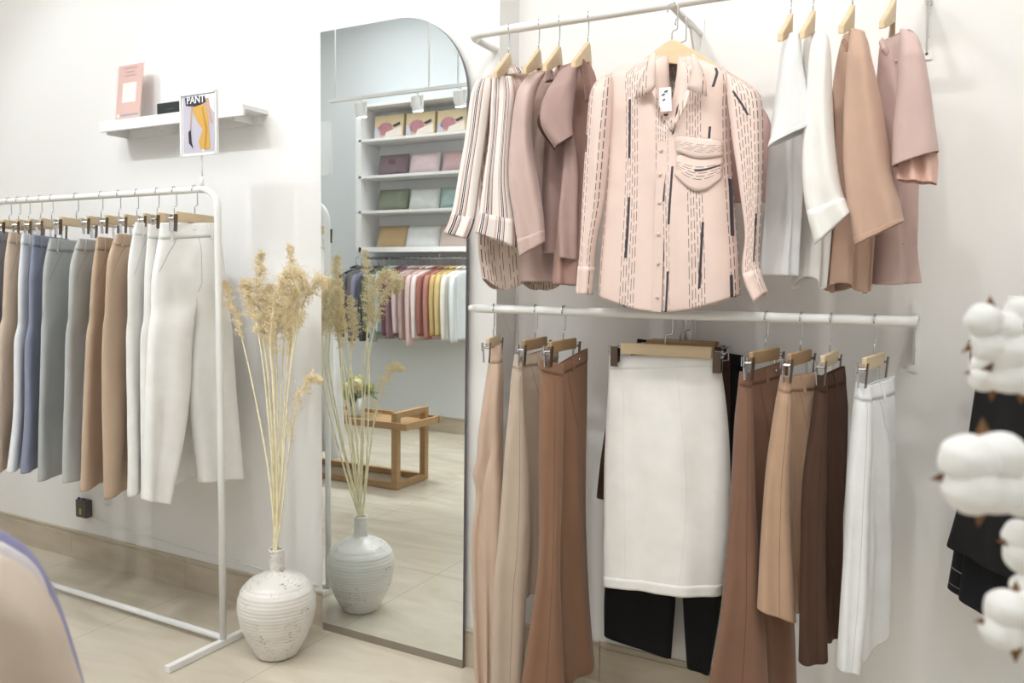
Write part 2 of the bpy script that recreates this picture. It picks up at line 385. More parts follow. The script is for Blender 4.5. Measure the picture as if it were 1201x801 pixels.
# ------------------------------------------------------------------ cloth
def cat(p0, p1, p2, p3, t):
    return .5*((2*p1)+(-p0+p2)*t+(2*p0-5*p1+4*p2-p3)*t*t+(-p0+3*p1-3*p2+p3)*t**3)
def sm(x): x = max(0, min(1, x)); return x*x*(3-2*x)
from mathutils import noise
TSEED = [0]
class Tube:
    """a flattened cloth tube between two edge curves"""
    def __init__(s, rows, n=None, folds=(), hem=None, ramp=.35, crease=0, clampY=None):
        s.L = [np.array(r[0], float) for r in rows]; s.R = [np.array(r[1], float) for r in rows]; s.T = [r[2] for r in rows]
        s.folds = folds; s.hem = hem; s.ramp = ramp; s.crease = crease; s.clampY = clampY; s.neck = None; s.seed = TSEED[0]; s.wr = .0055; TSEED[0] += 1
        mid = [(a+b)/2 for a, b in zip(s.L, s.R)]; d = [0]
        for a, b in zip(mid[:-1], mid[1:]): d.append(d[-1]+max(1e-4, np.linalg.norm(b-a)))
        s.len = d[-1]; s.d = [q/s.len for q in d]
        if n is None:
            w = sum((b-a) for a, b in zip(s.L, s.R)); n = np.array([-w[1], w[0], 0.]); n /= np.linalg.norm(n)
            if np.dot(n, CAM-mid[0]) < 0: n = -n
        s.n = np.array(n, float)
        s.w = max(np.linalg.norm(b-a) for a, b in zip(s.L, s.R))
    def at(s, v):
        K = len(s.d)
        i = 0
        while i < K-2 and v > s.d[i+1]: i += 1
        t = (v-s.d[i])/(s.d[i+1]-s.d[i])
        g = lambda A: cat(A[max(i-1, 0)], A[i], A[i+1], A[min(i+2, K-1)], t)
        return g(s.L), g(s.R), max(.0005, s.T[i]+(s.T[i+1]-s.T[i])*t)
    def P(s, u, v, side=1, off=0):
        L, R, t = s.at(v)
        h = t/2*math.sqrt(max(0, 1-abs(2*u-1)**3))
        if s.crease and side > 0: h += s.crease*max(0, 1-abs(u-.5)/.09)*sm(v*3)
        k = 0; rp = sm(v/s.ramp) if s.ramp > 0 else 1
        for f in s.folds:
            fr, am, ph = f[:3]; dr = f[3] if len(f) > 3 else .25
            k += am*math.sin(2*PI*(fr*u+ph+dr*math.sin(2.2*v+ph*5)))
        if s.wr:
            e = 1-abs(2*u-1)**4; x = u*s.w; y = v*s.len
            k += s.wr*e*(noise.noise(Vector((x*9+s.seed*3.7+(2 if side > 0 else 0), y*3.2+x*3, s.seed)))+.45*noise.noise(Vector((x*22+y*6, y*9, s.seed+5.5))))
        p = L+(R-L)*u+s.n*(side*(h+off)+k*rp)
        if s.neck and side > 0: p = p+np.array([0, 0, -s.neck(u)*max(0, 1-v/.5)**1.5])
        if s.hem:
            q = sm((v-.75)/.25); p = p+np.array([0, 0, -s.hem(u)*q])
        if s.clampY is not None and p[1] > s.clampY: p[1] = s.clampY+.002*side
        return p
    def mesh(s, mb, m, NU=26, NV=44, v0=0, v1=1, off=0, u0=0):
        vs = []; uv = []; fs = []; ring = []
        for i in range(NU+1): ring.append((i/NU*.6+(.5-.5*math.cos(PI*i/NU))*.4, 1))
        for i in range(NU-1, 0, -1): ring.append((i/NU*.6+(.5-.5*math.cos(PI*i/NU))*.4, -1))
        n = len(ring)
        for j in range(NV+1):
            v = v0+(v1-v0)*j/NV
            for k, (u, sd) in enumerate(ring):
                vs.append(s.P(u, v, sd, off)); uv.append((u*s.w+u0, v*s.len))
        for j in range(NV):
            for k in range(n): k2 = (k+1) % n; fs.append((j*n+k, (j+1)*n+k, (j+1)*n+k2, j*n+k2))
        mb.add(vs, fs, m, uv); return mb
    def strip(s, mb, m, path, w, off=.0015, side=1, seg=10, thick=None):
        """a narrow strip of cloth lying on the surface along (u,v) points"""
        pts = []
        for a, b in zip(path[:-1], path[1:]):
            for i in range(seg): t = i/seg; pts.append((a[0]+(b[0]-a[0])*t, a[1]+(b[1]-a[1])*t))
        pts.append(path[-1]); P = [s.P(u, v, side, off) for u, v in pts]; vs = []
        for i, p in enumerate(P):
            t = P[min(i+1, len(P)-1)]-P[max(0, i-1)]; c = np.cross(t, s.n); c /= (np.linalg.norm(c)+1e-9)
            vs += [p-c*w/2, p+c*w/2]
        mb.add(vs, [(2*i, 2*i+1, 2*i+3, 2*i+2) for i in range(len(P)-1)], m, [(0, 0)]*len(vs)); return mb
def d2(a): return np.array([math.cos(a), math.sin(a), 0])
def rows_px(rows, P0, ang, t):
    """edge pixels -> 3D points on the vertical plane through P0; (xl,yl,xr,yr[,t]) or (xl,yl,None,width[,t])"""
    out = []
    for r in rows:
        L = atP(r[0], r[1], P0, ang)
        R = L+d2(ang)*r[3] if r[2] is None else atP(r[2], r[3], P0, ang)
        out.append((L, R, r[4] if len(r) > 4 else t))
    return out
def fit(rows, P0, ang, t, keep_top=False, **kw):
    """cloth tube whose rounded sides, not its middle plane, reach the given outline"""
    cur = [list(r) for r in rows]; sd0 = TSEED[0]
    for it in range(7):
        TSEED[0] = sd0; T = Tube(rows_px(cur, P0, ang, t), **kw)
        if it == 6: break
        for i, r in enumerate(rows):
            if r[2] is None: continue
            v = T.d[i]; pts = []
            for u in (0, .02, .05, .1, .2, .35, .5, .65, .8, .9, .95, .98, 1):
                for sd in (1, -1): pts.append(pr(T.P(u, v, sd)))
            dx, dy = r[2]-r[0], r[3]-r[1]; ln = math.hypot(dx, dy); dx /= ln; dy /= ln
            q = [(p[0]-r[0])*dx+(p[1]-r[1])*dy for p in pts]; lo, hi = min(q), max(q)
            a, b = .7*(-lo), .7*(ln-hi)
            w0 = math.hypot(cur[i][2]-cur[i][0], cur[i][3]-cur[i][1])
            if w0-a+b < .25*ln:   # too thick for its outline: keep a core and thin it
                k = .25*ln; m_ = ((cur[i][0]+cur[i][2])/2+dx*(a+b)/2, (cur[i][1]+cur[i][3])/2+dy*(a+b)/2)
                cur[i][0], cur[i][1], cur[i][2], cur[i][3] = m_[0]-dx*k/2, m_[1]-dy*k/2, m_[0]+dx*k/2, m_[1]+dy*k/2
                tt = cur[i][4] if len(cur[i]) > 4 else t
                cur[i] = cur[i][:4]+[tt*max(.6, ln/(hi-lo))]
            else:
                cur[i][0] += dx*a; cur[i][1] += dy*a; cur[i][2] += dx*b; cur[i][3] += dy*b
    return T
def solve(P0, px, hw, z):
    best = None
    for k in range(30, 151):
        a = math.radians(k); q = pr(P0-hw*d2(a)+np.array([0, 0, z-P0[2]]))[0]
        e = abs(q-px)+abs(k-90)*.01
        if best is None or e < best[0]: best = (e, a)
    return best[1]
def face(P0): return math.atan2(-P0[0], P0[1])   # plane direction square to the line of sight
SOL = .0016
import bmesh
def split_legs(mb, m, hip, legs, NH=26, NL=50, mm=15):
    """one continuous surface: waist tube that divides into two legs"""
    S = [(i/mm*.6+(.5-.5*math.cos(PI*i/mm))*.4) for i in range(mm+1)]
    U = [.5*q for q in S]+[.5+.5*q for q in S[1:]]
    vs = []; uv = []; fs = []; n = len(U)
    for j in range(NH+1):
        v = j/NH
        for sd in (1, -1):
            for u in U: vs.append(hip.P(u, v, sd)); uv.append((u*hip.w, v*hip.len))
    for j in range(NH):
        for k in range(2):
            for i in range(n-1):
                a = (2*j+k)*n+i; b_ = (2*j+2+k)*n+i; fs.append((a, b_, b_+1, a+1) if k == 0 else (a, a+1, b_+1, b_))
    for li, T in enumerate(legs[:2]):
        o = len(vs); w = len(S)
        for j in range(NL+1):
            v = (j/NL); q = sm(v/.22)
            for sd in (1, -1):
                for u in S:
                    A = hip.P(.5*li+.5*u, 1, sd)+np.array([0, 0, -v*T.len]); B = T.P(u, v, sd)
                    vs.append(A*(1-q)+B*q if j else hip.P(.5*li+.5*u, 1, sd)); uv.append(((.5*li+.5*u)*hip.w, hip.len+v*T.len))
        for j in range(NL):
            for k in range(2):
                for i in range(w-1):
                    a = o+(2*j+k)*w+i; b_ = o+(2*j+2+k)*w+i; fs.append((a, b_, b_+1, a+1) if k == 0 else (a, a+1, b_+1, b_))
            ie = w-1 if li == 0 else 0
            a = o+(2*j)*w+ie; b_ = o+(2*j+1)*w+ie; a2 = a+2*w; b2 = b_+2*w
            fs.append((a, a2, b2, b_) if li == 0 else (a, b_, b2, a2))
    mb.add(vs, fs, m, uv)
def merge(o, d=2e-4):
    bm = bmesh.new(); bm.from_mesh(o.data); bmesh.ops.remove_doubles(bm, verts=bm.verts, dist=d); bmesh.ops.recalc_face_normals(bm, faces=bm.faces)
    bm.to_mesh(o.data); bm.free(); o.data.polygons.foreach_set('use_smooth', [True]*len(o.data.polygons)); o.data.update()

# ------------------------------------------------------------------ trousers and skirts
class G: pass
def leg_rows(rows, k0, near=True): return rows
def bottoms(name, label, catg, group, m, P0, ang, hip, legs, t=.05, band=.055, folds=((1.5, .006, .1),), lf=((1, .010, .3),), clampY=None, button=False, fly=False, pocket=True, loops=(), seamcol=None, proto=None, hlabel=None, hgroup=None, crease=.004, hscale=1.0, bandoff=.0016):
    """hip: tube rows waist to crotch; legs: list of tube rows"""
    g = G(); g.P0 = P0; g.ang = ang; hang_ = ang
    if hip[0][2] is not None and abs(ang) > .5: ang = face(P0)+.62*(ang-face(P0))
    hip = [tuple(hip[0][:4])+(.016,)]+list(hip[1:])
    hp = fit(hip, P0, ang, t, folds=folds, ramp=.5, clampY=clampY); g.hip = hp
    mb = MB()
    if not legs: hp.mesh(mb, m, 28, 60)
    if len(legs) == 1: hp.mesh(mb, m, 28, 20)
    g.legs = []
    for i, lr in enumerate(legs):
        opt = {}
        if isinstance(lr, dict): opt = dict(lr); lr = opt.pop('rows')
        p0 = P0+opt.pop('off', 0)*d2(ang)+opt.pop('n', 0)*np.array([-math.sin(ang), math.cos(ang), 0])*(-1)
        tt = opt.pop('t', t); a2 = opt.pop('ang', ang); opt.setdefault('folds', lf)
        T = fit(lr, p0, a2, tt, crease=crease, clampY=clampY, **opt); g.legs.append(T)
        if len(legs) == 1: T.mesh(mb, m, 22, 46)
    if len(legs) > 1: split_legs(mb, m, hp, g.legs)
    org = (hp.P(0, 0)+hp.P(1, 0))/2
    o = mb.build(name, origin=org, smooth=True, solid=SOL, uv=True); merge(o); tag(o, label, catg, group); g.o = o
    if band:
        vb = band/hp.len if band < 1 else band
        b = MB(); hp.mesh(b, m, 28, 6, -.004/hp.len, vb, bandoff); b.build('waistband', o, smooth=True, solid=SOL, uv=True)
    sc_ = seamcol
    if sc_:
        b = MB(); hp.strip(b, sc_, [(.02, vb+.004), (.98, vb+.004)], .0016, .0022, seg=30); b.build('waist_seam', o)
    if fly:
        b = MB(); f0 = .55 if fly is True else fly
        hp.strip(b, sc_ or m, [(f0, vb), (f0, .8), (f0-.05, .92)], .002, .002); b.build('fly_seam', o)
        b = MB(); c = hp.P(f0-.03, vb*.5, 1, .004); b.ball(c, (.005, .005, .005), M_lam, 10, 6); b.build('button', o, smooth=True)
    if pocket and sc_:
        b = MB(); hp.strip(b, sc_, [(.22, vb), (.14, .35), (.04, .62)], .0022, .0022); b.build('pocket_edge', o)
    for u in loops:
        b = MB(); hp.strip(b, m, [(u, -.01), (u, vb*1.15)], .009, .005); b.build('belt_loop', o, solid=.002)
    if proto is not None:
        g.h = hanger(proto, P0, hang_, hlabel, hgroup, hscale)
    return g

def folded(label, group, m, P0, near, far, col, proto, hlabel, hgroup, tn=.055, tf=.045, name='trousers', catg='trousers', nfold=((1.3, .005, .2),), ffold=((1.6, .007, .4),), loops=True, button=True):
    """trousers clipped at both waist ends: the near half hangs as one long panel, the far half runs back behind it"""
    f0 = face(P0); a = solve(P0, near[0][0]+2, .165, ZL-.13); d = d2(a)
    an = f0+.28*(a-f0); af = f0+.66*(a-f0)
    tow = np.array([-P0[0], -P0[1], 0]); tow /= np.linalg.norm(tow)
    T1 = fit([tuple(near[0][:4])+(.012,)]+list(near[1:]), P0-d*.085, an, tn, folds=nfold, ramp=.5, clampY=CY)
    T2 = fit([tuple((far[0][0]-5,)+tuple(far[0][1:4]))+(.012,)]+[((r[0]-7,)+tuple(r[1:])) for r in far[1:]], P0+d*.03, af, tf, folds=ffold, ramp=.5, clampY=CY)
    mb = MB(); T1.mesh(mb, m, 24, 70); T2.mesh(mb, m, 24, 70)
    o = tag(mb.build(name, origin=T1.P(1, 0), smooth=True, solid=SOL, uv=True), label, catg, group)
    sm_ = seam(col)
    for T in (T1, T2):
        vb = .042/T.len
        b = MB(); T.mesh(b, m, 24, 5, -.003/T.len, vb, .0014); w_ = b.build('waistband', o, smooth=True, solid=SOL, uv=True)
        b = MB(); T.strip(b, sm_, [(.03, vb+.003), (.97, vb+.003)], .0016, .0020, seg=24); b.build('waist_seam', w_)
    b = MB(); T1.strip(b, sm_, [(.52, .05), (.50, .4), (.5, .99)], .0016, .0012, seg=30); b.build('side_seam', o)
    b = MB(); T2.strip(b, sm_, [(.22, .05), (.34, .16), (.5, .22)], .002, .0015); b.build('pocket_edge', o)
    if loops:
        b = MB(); T2.strip(b, m, [(.4, -.006), (.4, .05/T2.len)], .009, .004); b.build('belt_loop', o, solid=.002)
    if button:
        b = MB(); b.ball(T2.P(.62, .02/T2.len, 1, .004), (.005, .005, .005), M_chrome, 10, 6); b.build('button', o, smooth=True)
    hanger(proto, P0, a, hlabel, hgroup); return o
# --- clothes rack
ZL = 1.262
YR = 2.048; ZR = 1.672
XRr = atZ(262, 757, 0)[0]            # right upright
XRl = -4.0
rack = tag(empty('clothes_rack', ((XRr+XRl)/2, YR, 0)), 'white tubular garment rack holding the trousers along the left wall', 'clothes rack')
r0 = .0125; cr = .075
b = MB(); b.tube([(XRl+cr, YR, ZR)]+[(x, YR, ZR) for x in np.linspace(XRl+cr+.02, XRr-cr-.02, 8)]+[(XRr-cr, YR, ZR)], r0, M_white, 14); b.build('top_rail', rack, smooth=True)
for s, x in ((1, XRr), (-1, XRl)):
    b = MB(); b.tube(arc((x-s*cr, YR, ZR-cr), cr, PI/2, 0, (s, 0, 0), (0, 0, 1), 10)+[(x, YR, ZR-cr-.02), (x, YR, .8), (x, YR, .02)], r0, M_white, 14); b.build('upright', rack, smooth=True)
    b = MB(); b.box((x, (atZ(205, 786, 0)[1]+atZ(291, 743.6, 0)[1])/2+.004, .013), (.0125, .2, .0125), M_white); b.build('foot', rack, bevel=.003)
b = MB(); b.tube([(XRl, YR, .03), (XRr, YR, .03)], .0115, M_white, 12); b.build('lower_rail', rack, smooth=True)

SEAM = {}
def seam(col):
    k = 'stitch_%d_%d_%d' % col
    if k not in SEAM: SEAM[k] = mat(k, tuple(int(v*.8) for v in col), .9)
    return SEAM[k]
WHT = cloth('white_trouser_cloth', (240, 239, 236)); WH2 = cloth('cool_white_trouser_cloth', (226, 228, 230))
rk = [ # hook px, left edge rows [(x,y)...], hem y list, colour, name words
 (10, [(-22, 271), (-28, 300), (-32, 370), (-36, 450), (-38, 560)], (100, 100, 112), 'dark lavender grey trousers cut by the left edge of the picture'),
 (21, [(-8, 271), (-12, 300), (-18, 370), (-26, 450), (-32, 560)], (146, 146, 158), 'lavender grey trousers just left of the beige pair on the rack'),
 (33, [(11, 272), (6, 310), (3, 360), (-3, 445), (-12, 557)], (204, 184, 165), 'beige trousers between the lavender grey and the narrow white pair on the rack'),
 (47, [(26, 274), (22, 320), (21, 370), (17, 470), (8, 555)], (224, 226, 228), 'narrow white trousers between the beige and blue grey pairs'),
 (60, [(39, 276), (35, 320), (34, 370), (30, 482), (24, 556)], (134, 139, 160), 'blue grey trousers on the rack beside the mid grey pair'),
 (89, [(58, 280), (51, 314), (49, 360), (47, 430), (43, 565)], (176, 179, 178), 'mid grey trousers next to the blue grey pair on the rack'),
 (118, [(92, 280), (83, 314), (80, 360), (80, 440), (77, 567)], (182, 184, 183), 'mid grey trousers next to the tan pair on the rack'),
 (139, [(114, 278), (109, 314), (105, 360), (101, 440), (93, 577)], (190, 167, 145), 'tan trousers next to the mid grey pair on the rack'),
 (160, [(137, 274), (127, 306), (124, 350), (124, 440), (122, 586)], (192, 168, 145), 'tan trousers next to the white pairs on the rack'),
 (184, [(159, 261), (151, 310), (150, 360), (151, 440), (149, 583)], (239, 238, 235), 'white trousers beside the tan pair on the rack'),
]
for hx, le, colr, words in rk:
    hp_ = atY(hx, 237-.082*hx, YR); P0 = np.array([hp_[0], YR, ZR+.0])
    zt = atP(le[0][0], le[0][1], P0, PI/2)[2]
    a = solve(P0, le[0][0], .17, ZR-.13)
    key = 'rack_cloth_%d_%d_%d' % colr; m = cloth(key, colr)
    (x0, y0), (x1, y1), (x2, y2), (x3, y3), (x4, y4) = le
    hip = [(x0, y0, None, .34, .03), (x1, y1, None, .375, .045), (x2, y2, None, .40, .042)]
    near = [(x2, y2-4, None, .20), (x3, y3, None, .195), (x4, y4, None, .17)]
    # far leg starts half way across
    def far_rows():
        out = []
        for (x, y, w) in ((x2, y2-4, .20), (x3, y3, .20), (x4, y4-6, .18)):
            L = atP(x, y, P0, a)+d2(a)*.195; q = pr(L); out.append((q[0], q[1], None, w))
        return out
    fr = far_rows()
    short = words.split(' on the rack')[0].split(' cut by')[0]
    bottoms('trousers', words, 'trousers', 'trousers on the white rack', m, P0, a, hip, [near, {'rows': fr, 'n': -.01}], t=.04,
            folds=((1.2, .004, random.random()),), lf=((1, .008, random.random()),), clampY=W-.012, seamcol=seam(colr), loops=(.12,), proto=P_clip if colr[0] < 220 else P_clip,
            hlabel='clip hanger of the '+words.replace(' on the rack', ''), hgroup='clip hangers on the white rack')
# front white pair, turned towards the room
hp_ = atY(228, 218, YR); P0 = np.array([hp_[0], YR, ZR]); a = solve(P0, 189, .18, ZR-.13)
bottoms('trousers', 'white trousers turned to show waistband and fly at the right end of the rack', 'trousers', 'trousers on the white rack', WHT, P0, a,
    [(188, 262, 254, 262, .04), (184, 290, 260, 285, .07), (178, 325, 264, 318, .08), (177, 350, 268, 345, .07)],
    [{'rows': [(177, 342, 229, 339), (173, 400, 226, 400), (170, 480, 221, 480), (166, 586, 200, 591)], 'n': .015}, {'rows': [(227, 337, 268, 342), (224, 400, 273, 400), (222, 480, 279, 480), (232, 565, 286, 560)]}],
    t=.075, folds=((1.5, .007, .2),), lf=((1.2, .012, .35),), seamcol=seam((225, 222, 216)), fly=.55, loops=(.15, .8), crease=.006,
    proto=P_clip, hlabel='clip hanger holding the front white trousers beside the rack upright', hgroup='clip hangers on the white rack')
# the second white pair half behind it
hp_ = atY(204, 220, YR); P0 = np.array([hp_[0], YR, ZR]); a = solve(P0, 172, .17, ZR-.13)
bottoms('trousers', 'white trousers half hidden behind the front white pair on the rack', 'trousers', 'trousers on the white rack', WHT, P0, a,
    [(174, 264, None, .34, .03), (170, 310, None, .37, .05), (168, 360, None, .39, .05)],
    [[(168, 356, None, .2), (166, 450, None, .19), (164, 586, None, .17)], [(198, 356, None, .19), (196, 450, None, .19), (196, 570, None, .17)]], t=.04, clampY=W-.012, seamcol=seam((225, 222, 216)),
    proto=P_clip, hlabel='clip hanger holding the half hidden white trousers of the rack', hgroup='clip hangers on the white rack')

# --- sign clamped on the rack
sg = tag(empty('rack_sign', (atY(237, 217, YR)[0], YR, ZR)), 'framed PANT sign picturing mustard trousers, standing on the clothes rack', 'sign')
sx = atY(237, 217, YR)[0]
b = MB(); b.tube([(sx, YR, ZR+.01), (sx, YR, ZR+.045)], .007, M_white, 10); b.tube([(sx, YR, ZR+.04), (sx, YR, atY(236, 180, YR)[2])], .0035, M_white, 8); b.build('rod', sg, smooth=True)
c = [atY(x, y, YR-.012) for x, y in ((210, 113), (251, 106), (256, 177), (215, 185))]
cc = sum(c)/4; ang = 0
zt_, zb_ = (c[0][2]+c[1][2])/2, (c[2][2]+c[3][2])/2; wl = (c[1][0]+c[2][0]-c[0][0]-c[3][0])/4
sc0 = np.array([(c[0][0]+c[1][0]+c[2][0]+c[3][0])/4, YR-.01, (zt_+zb_)/2]); sh = (zt_-zb_)/2
b = MB()
for dx, dz, hx, hz in ((0, sh, wl, .004), (0, -sh, wl, .004), (wl, 0, .004, sh+.004), (-wl, 0, .004, sh+.004)):
    b.box((sc0[0]+dx, sc0[1], sc0[2]+dz), (hx, .005, hz), M_white)
b.box(sc0+np.array([0, .002, 0]), (wl, .0015, sh), M_lam); b.build('frame', sg)
MP = {k: mat('print_'+k, v, .6, var=.03) for k, v in dict(lav=(196, 192, 206), dark=(46, 48, 62), must=(214, 168, 84), must2=(190, 140, 62), skin=(206, 168, 150), bag=(40, 40, 46), white=(246, 246, 246), salmon=(218, 160, 140), soft=(236, 232, 228), script=(110, 112, 112), line=(238, 214, 200), red=(176, 92, 80)).items()}
def poly(mb, pts, m, o, hw, hh, y):   # pts in 0..1 of a board, y forward offset
    mb.add([(o[0]-hw+2*hw*u, o[1]+y, o[2]+hh-2*hh*v) for u, v in pts], [tuple(range(len(pts)))], m)
b = MB(); e = -.0032; o_ = (sc0[0], sc0[1], sc0[2])
poly(b, [(.06, .03), (.94, .03), (.94, .96), (.06, .96)], MP['lav'], o_, wl, sh, -.001)
poly(b, [(.62, .03), (.94, .03), (.94, .35), (.8, .2)], MP['white'], o_, wl, sh, -.0014)  # glare on the poster painted as a white corner
poly(b, [(.12, .05), (.68, .05), (.72, .16), (.45, .22), (.14, .18)], MP['dark'], o_, wl, sh, -.0018)
poly(b, [(.34, .22), (.70, .18), (.78, .40), (.80, .62), (.83, .92), (.56, .92), (.50, .80), (.62, .60), (.46, .45), (.36, .32)], MP['must'], o_, wl, sh, -.0022)
poly(b, [(.60, .24), (.64, .24), (.76, .60), (.70, .92), (.66, .92), (.70, .60)], MP['must2'], o_, wl, sh, -.0026)
poly(b, [(.30, .20), (.34, .20), (.28, .60), (.25, .60)], MP['skin'], o_, wl, sh, -.0022)
poly(b, [(.70, .10), (.80, .10), (.90, .50), (.84, .52)], MP['skin'], o_, wl, sh, -.0022)
poly(b, [(.21, .62), (.28, .58), (.30, .78), (.35, .90), (.22, .80)], MP['bag'], o_, wl, sh, -.0026)
poly(b, [(.60, .92), (.66, .92), (.66, .955), (.60, .955)], MP['white'], o_, wl, sh, -.0026)
b.build('poster', sg)
def text(body, size, loc, parent, m, rotz=0, tilt=PI/2, name='lettering', shear=0):
    cu = bpy.data.curves.new(name, 'FONT'); cu.body = body; cu.size = size; cu.extrude = .0003; cu.align_x = 'CENTER'; cu.align_y = 'CENTER'; cu.shear = shear; cu.offset = size*.018
    o = bpy.data.objects.new(name, cu); COL.objects.link(o); cu.materials.append(m)
    bpy.context.view_layer.update(); me = bpy.data.meshes.new_from_object(o); bpy.data.objects.remove(o); o = bpy.data.objects.new(name, me); COL.objects.link(o)
    o.parent = parent; o.location = tuple(np.array(loc)-np.array(parent['_o'])); o.rotation_euler = (tilt, 0, rotz); return o
text('PANT', .036, (sc0[0]-.012, sc0[1]-.0030, sc0[2]+sh*.79), sg, MP['white'])

# --- wall shelf with what stands on it
sl, sr, szb = atY(121, 155, W-.12), atY(286, 134, W-.12), None
szb = (sl[2]+sr[2])/2
x0s, x1s = atY(119, 155, W-.12)[0], atY(287, 134, W-.12)[0]
shf = tag(empty('wall_shelf', ((x0s+x1s)/2, W, szb)), 'shallow white wall shelf above the clothes rack', 'shelf')
b = MB(); b.box(((x0s+x1s)/2, W-.06, szb+.031), ((x1s-x0s)/2, .06, .009), M_lam); b.build('board', shf, bevel=.002)
b = MB(); b.box(((x0s+x1s)/2, W-.124, szb+.018), ((x1s-x0s)/2, .006, .022), M_lam); b.build('front_lip', shf, bevel=.002)
b = MB(); b.box(((x0s+x1s)/2, W-.004, szb+.004), ((x1s-x0s)/2-.03, .004, .018), M_lam); b.build('wall_batten', shf)
for px in (135, 196, 283):
    xx = atY(px, 150, W-.06)[0]; b = MB(); b.box((xx, W-.05, szb+.006), (.006, .05, .016), M_lam); b.build('bracket', shf)
shtop = szb+.0405
# acrylic sign holder
q = atY(152, 138, W-.075); sw = .055; hx_ = atY(152, 138, W-.075)[0]; shh = atY(152, 73, W-.075)[2]-shtop
def tilt_pt(u, v, off=0, x=None): # holder leaning back
    return (hx_+u, W-.085+v*shh*.10-off, shtop+.002+v*shh)
ho = tag(empty('sign_holder', (hx_, W-.07, shtop)), 'clear acrylic sign holder with a salmon pink card on the wall shelf', 'sign holder')
def quadplate(mb, u0, u1, v0, v1, o0, o1, m):
    A = [tilt_pt(u, v, o0) for u, v in ((u0, v0), (u1, v0), (u1, v1), (u0, v1))]; B = [tilt_pt(u, v, o1) for u, v in ((u0, v0), (u1, v0), (u1, v1), (u0, v1))]
    mb.add(A+B, [(0, 1, 2, 3), (7, 6, 5, 4), (0, 4, 5, 1), (1, 5, 6, 2), (2, 6, 7, 3), (3, 7, 4, 0)], m)
hw_ = (atY(169, 73, W-.075)[0]-atY(139, 75, W-.075)[0])/2
b = MB(); quadplate(b, -hw_, hw_, 0, 1, .0035, .0055, M_clear); quadplate(b, -hw_, hw_, 0, 1, -.002, -.0005, M_clear)
b.box((hx_, W-.065, shtop+.002), (hw_, .034, .0015), M_clear); b.build('acrylic_stand', ho)
b = MB(); quadplate(b, -hw_+.003, hw_-.003, .03, .97, .0, .002, MP['salmon']); b.build('card', ho)
b = MB()
quadplate(b, -hw_*.52, hw_*.55, .32, .66, .0021, .0025, MP['soft'])
for v, w_ in ((.90, .5), (.83, .35), (.77, .45)): quadplate(b, -hw_*w_, hw_*w_, v, v+.022, .0021, .0025, MP['red'])
quadplate(b, -hw_*.85, -hw_*.65, .07, .13, .0021, .0025, MP['soft']); quadplate(b, -hw_*.55, hw_*.8, .085, .12, .0021, .0025, MP['script'])
b.build('card_print', ho)
# small black box
xb0, xb1 = atY(184, 135, W-.09)[0], atY(211, 130, W-.09)[0]; M_blk = mat('black_card', (34, 40, 40), .5)
bh = (atY(190, 120, W-.09)[2]-atY(190, 136, W-.09)[2])/2
bk = MB(); bk.box(((xb0+xb1)/2, W-.06, shtop+bh), ((xb1-xb0)/2, .03, bh), M_blk); ob = tag(bk.build('small_box', origin=((xb0+xb1)/2, W-.06, shtop), bevel=.003), 'small black box standing on the wall shelf behind the sign', 'box')
b = MB(); xm = (xb0+xb1)/2+.01
b.tube([(xm-.025+i*.0035, W-.0912, shtop+bh+.003*math.sin(i*1.9)) for i in range(15)], .0009, MP['script'], 5); b.build('script_lettering', ob)

# socket box & cord
sb = atY(98, 596, W-.02); M_sock = mat('dark_grey_plastic', (84, 82, 78), .5); M_yel = mat('yellow_label', (196, 170, 70), .6)
b = MB(); b.box((sb[0], W-.018, sb[2]), (.038, .018, .042), M_sock); so = tag(b.build('power_socket_box', origin=(sb[0], W, sb[2]), bevel=.004), 'dark grey socket box low on the wall below the tan trousers', 'socket box')
b = MB(); b.box((sb[0], W-.036, sb[2]-.012), (.006, .0025, .014), M_yel); b.build('label_strip', so)
b = MB(); b.tube([(sb[0]-.018, W-.03, sb[2]+.042), (sb[0]-.018, W-.03, sb[2]+.052)], .006, M_sock, 8); b.tube([(sb[0]+.012, W-.03, sb[2]+.042), (sb[0]+.012, W-.03, sb[2]+.05)], .006, M_sock, 8); b.build('plug_pins', so)
P = [atY(x, y, W-.006) for x, y in ((104, 604), (118, 612), (150, 622), (200, 638), (260, 655), (310, 668), (372, 686))]
b = MB(); pp = []
for i in range(len(P)-1):
    for k in range(6): pp.append(cat(P[max(i-1, 0)], P[i], P[i+1], P[min(i+2, len(P)-1)], k/6))
b.tube(pp+[P[-1]], .0028, M_white, 8); tag(b.build('power_cable', origin=P[0], smooth=True), 'thin white cord running along the wall from the socket box', 'cord')

# ------------------------------------------------------------------ vase and dried grass
VB = atZ(326, 768, 0); VB[0] += .0; VB = np.array([VB[0], 2.10, 0])
VB[0] = atY(325, 720, 2.10)[0]
zt = atY(326, 644, VB[1])[2]; RV = (atY(362, 705, VB[1])[0]-atY(287, 705, VB[1])[0])/2*.885
prof = [(0, .0), (.055, 0), (.062, .006), (.086, .06), (.106, .12), (.115, .175), (.114, .215), (.105, .25), (.085, .278), (.055, .298), (.032, .308), (.023, .318), (.0215, .345), (.0225, .385), (.024, .395), (.019, .396), (.017, .36), (.0165, .33), (0, .32)]
kz = zt/.395; kr = RV/.115
pf = []
for (a, b_) in zip(prof[:-1], prof[1:]):
    n = max(1, int(abs(b_[1]-a[1])/.004)) if b_ is not prof[-1] else 1
    for i in range(n):
        t = i/n; r = a[0]+(b_[0]-a[0])*t; z = a[1]+(b_[1]-a[1])*t
        pf.append([r*kr, z*kz])
pf.append([0, .32*kz])
for i, p in enumerate(pf):
    if .02 < p[1]: p[0] += .0011*math.sin(p[1]*2*PI/.0125)*(1 if p[0] > .01 else 0)
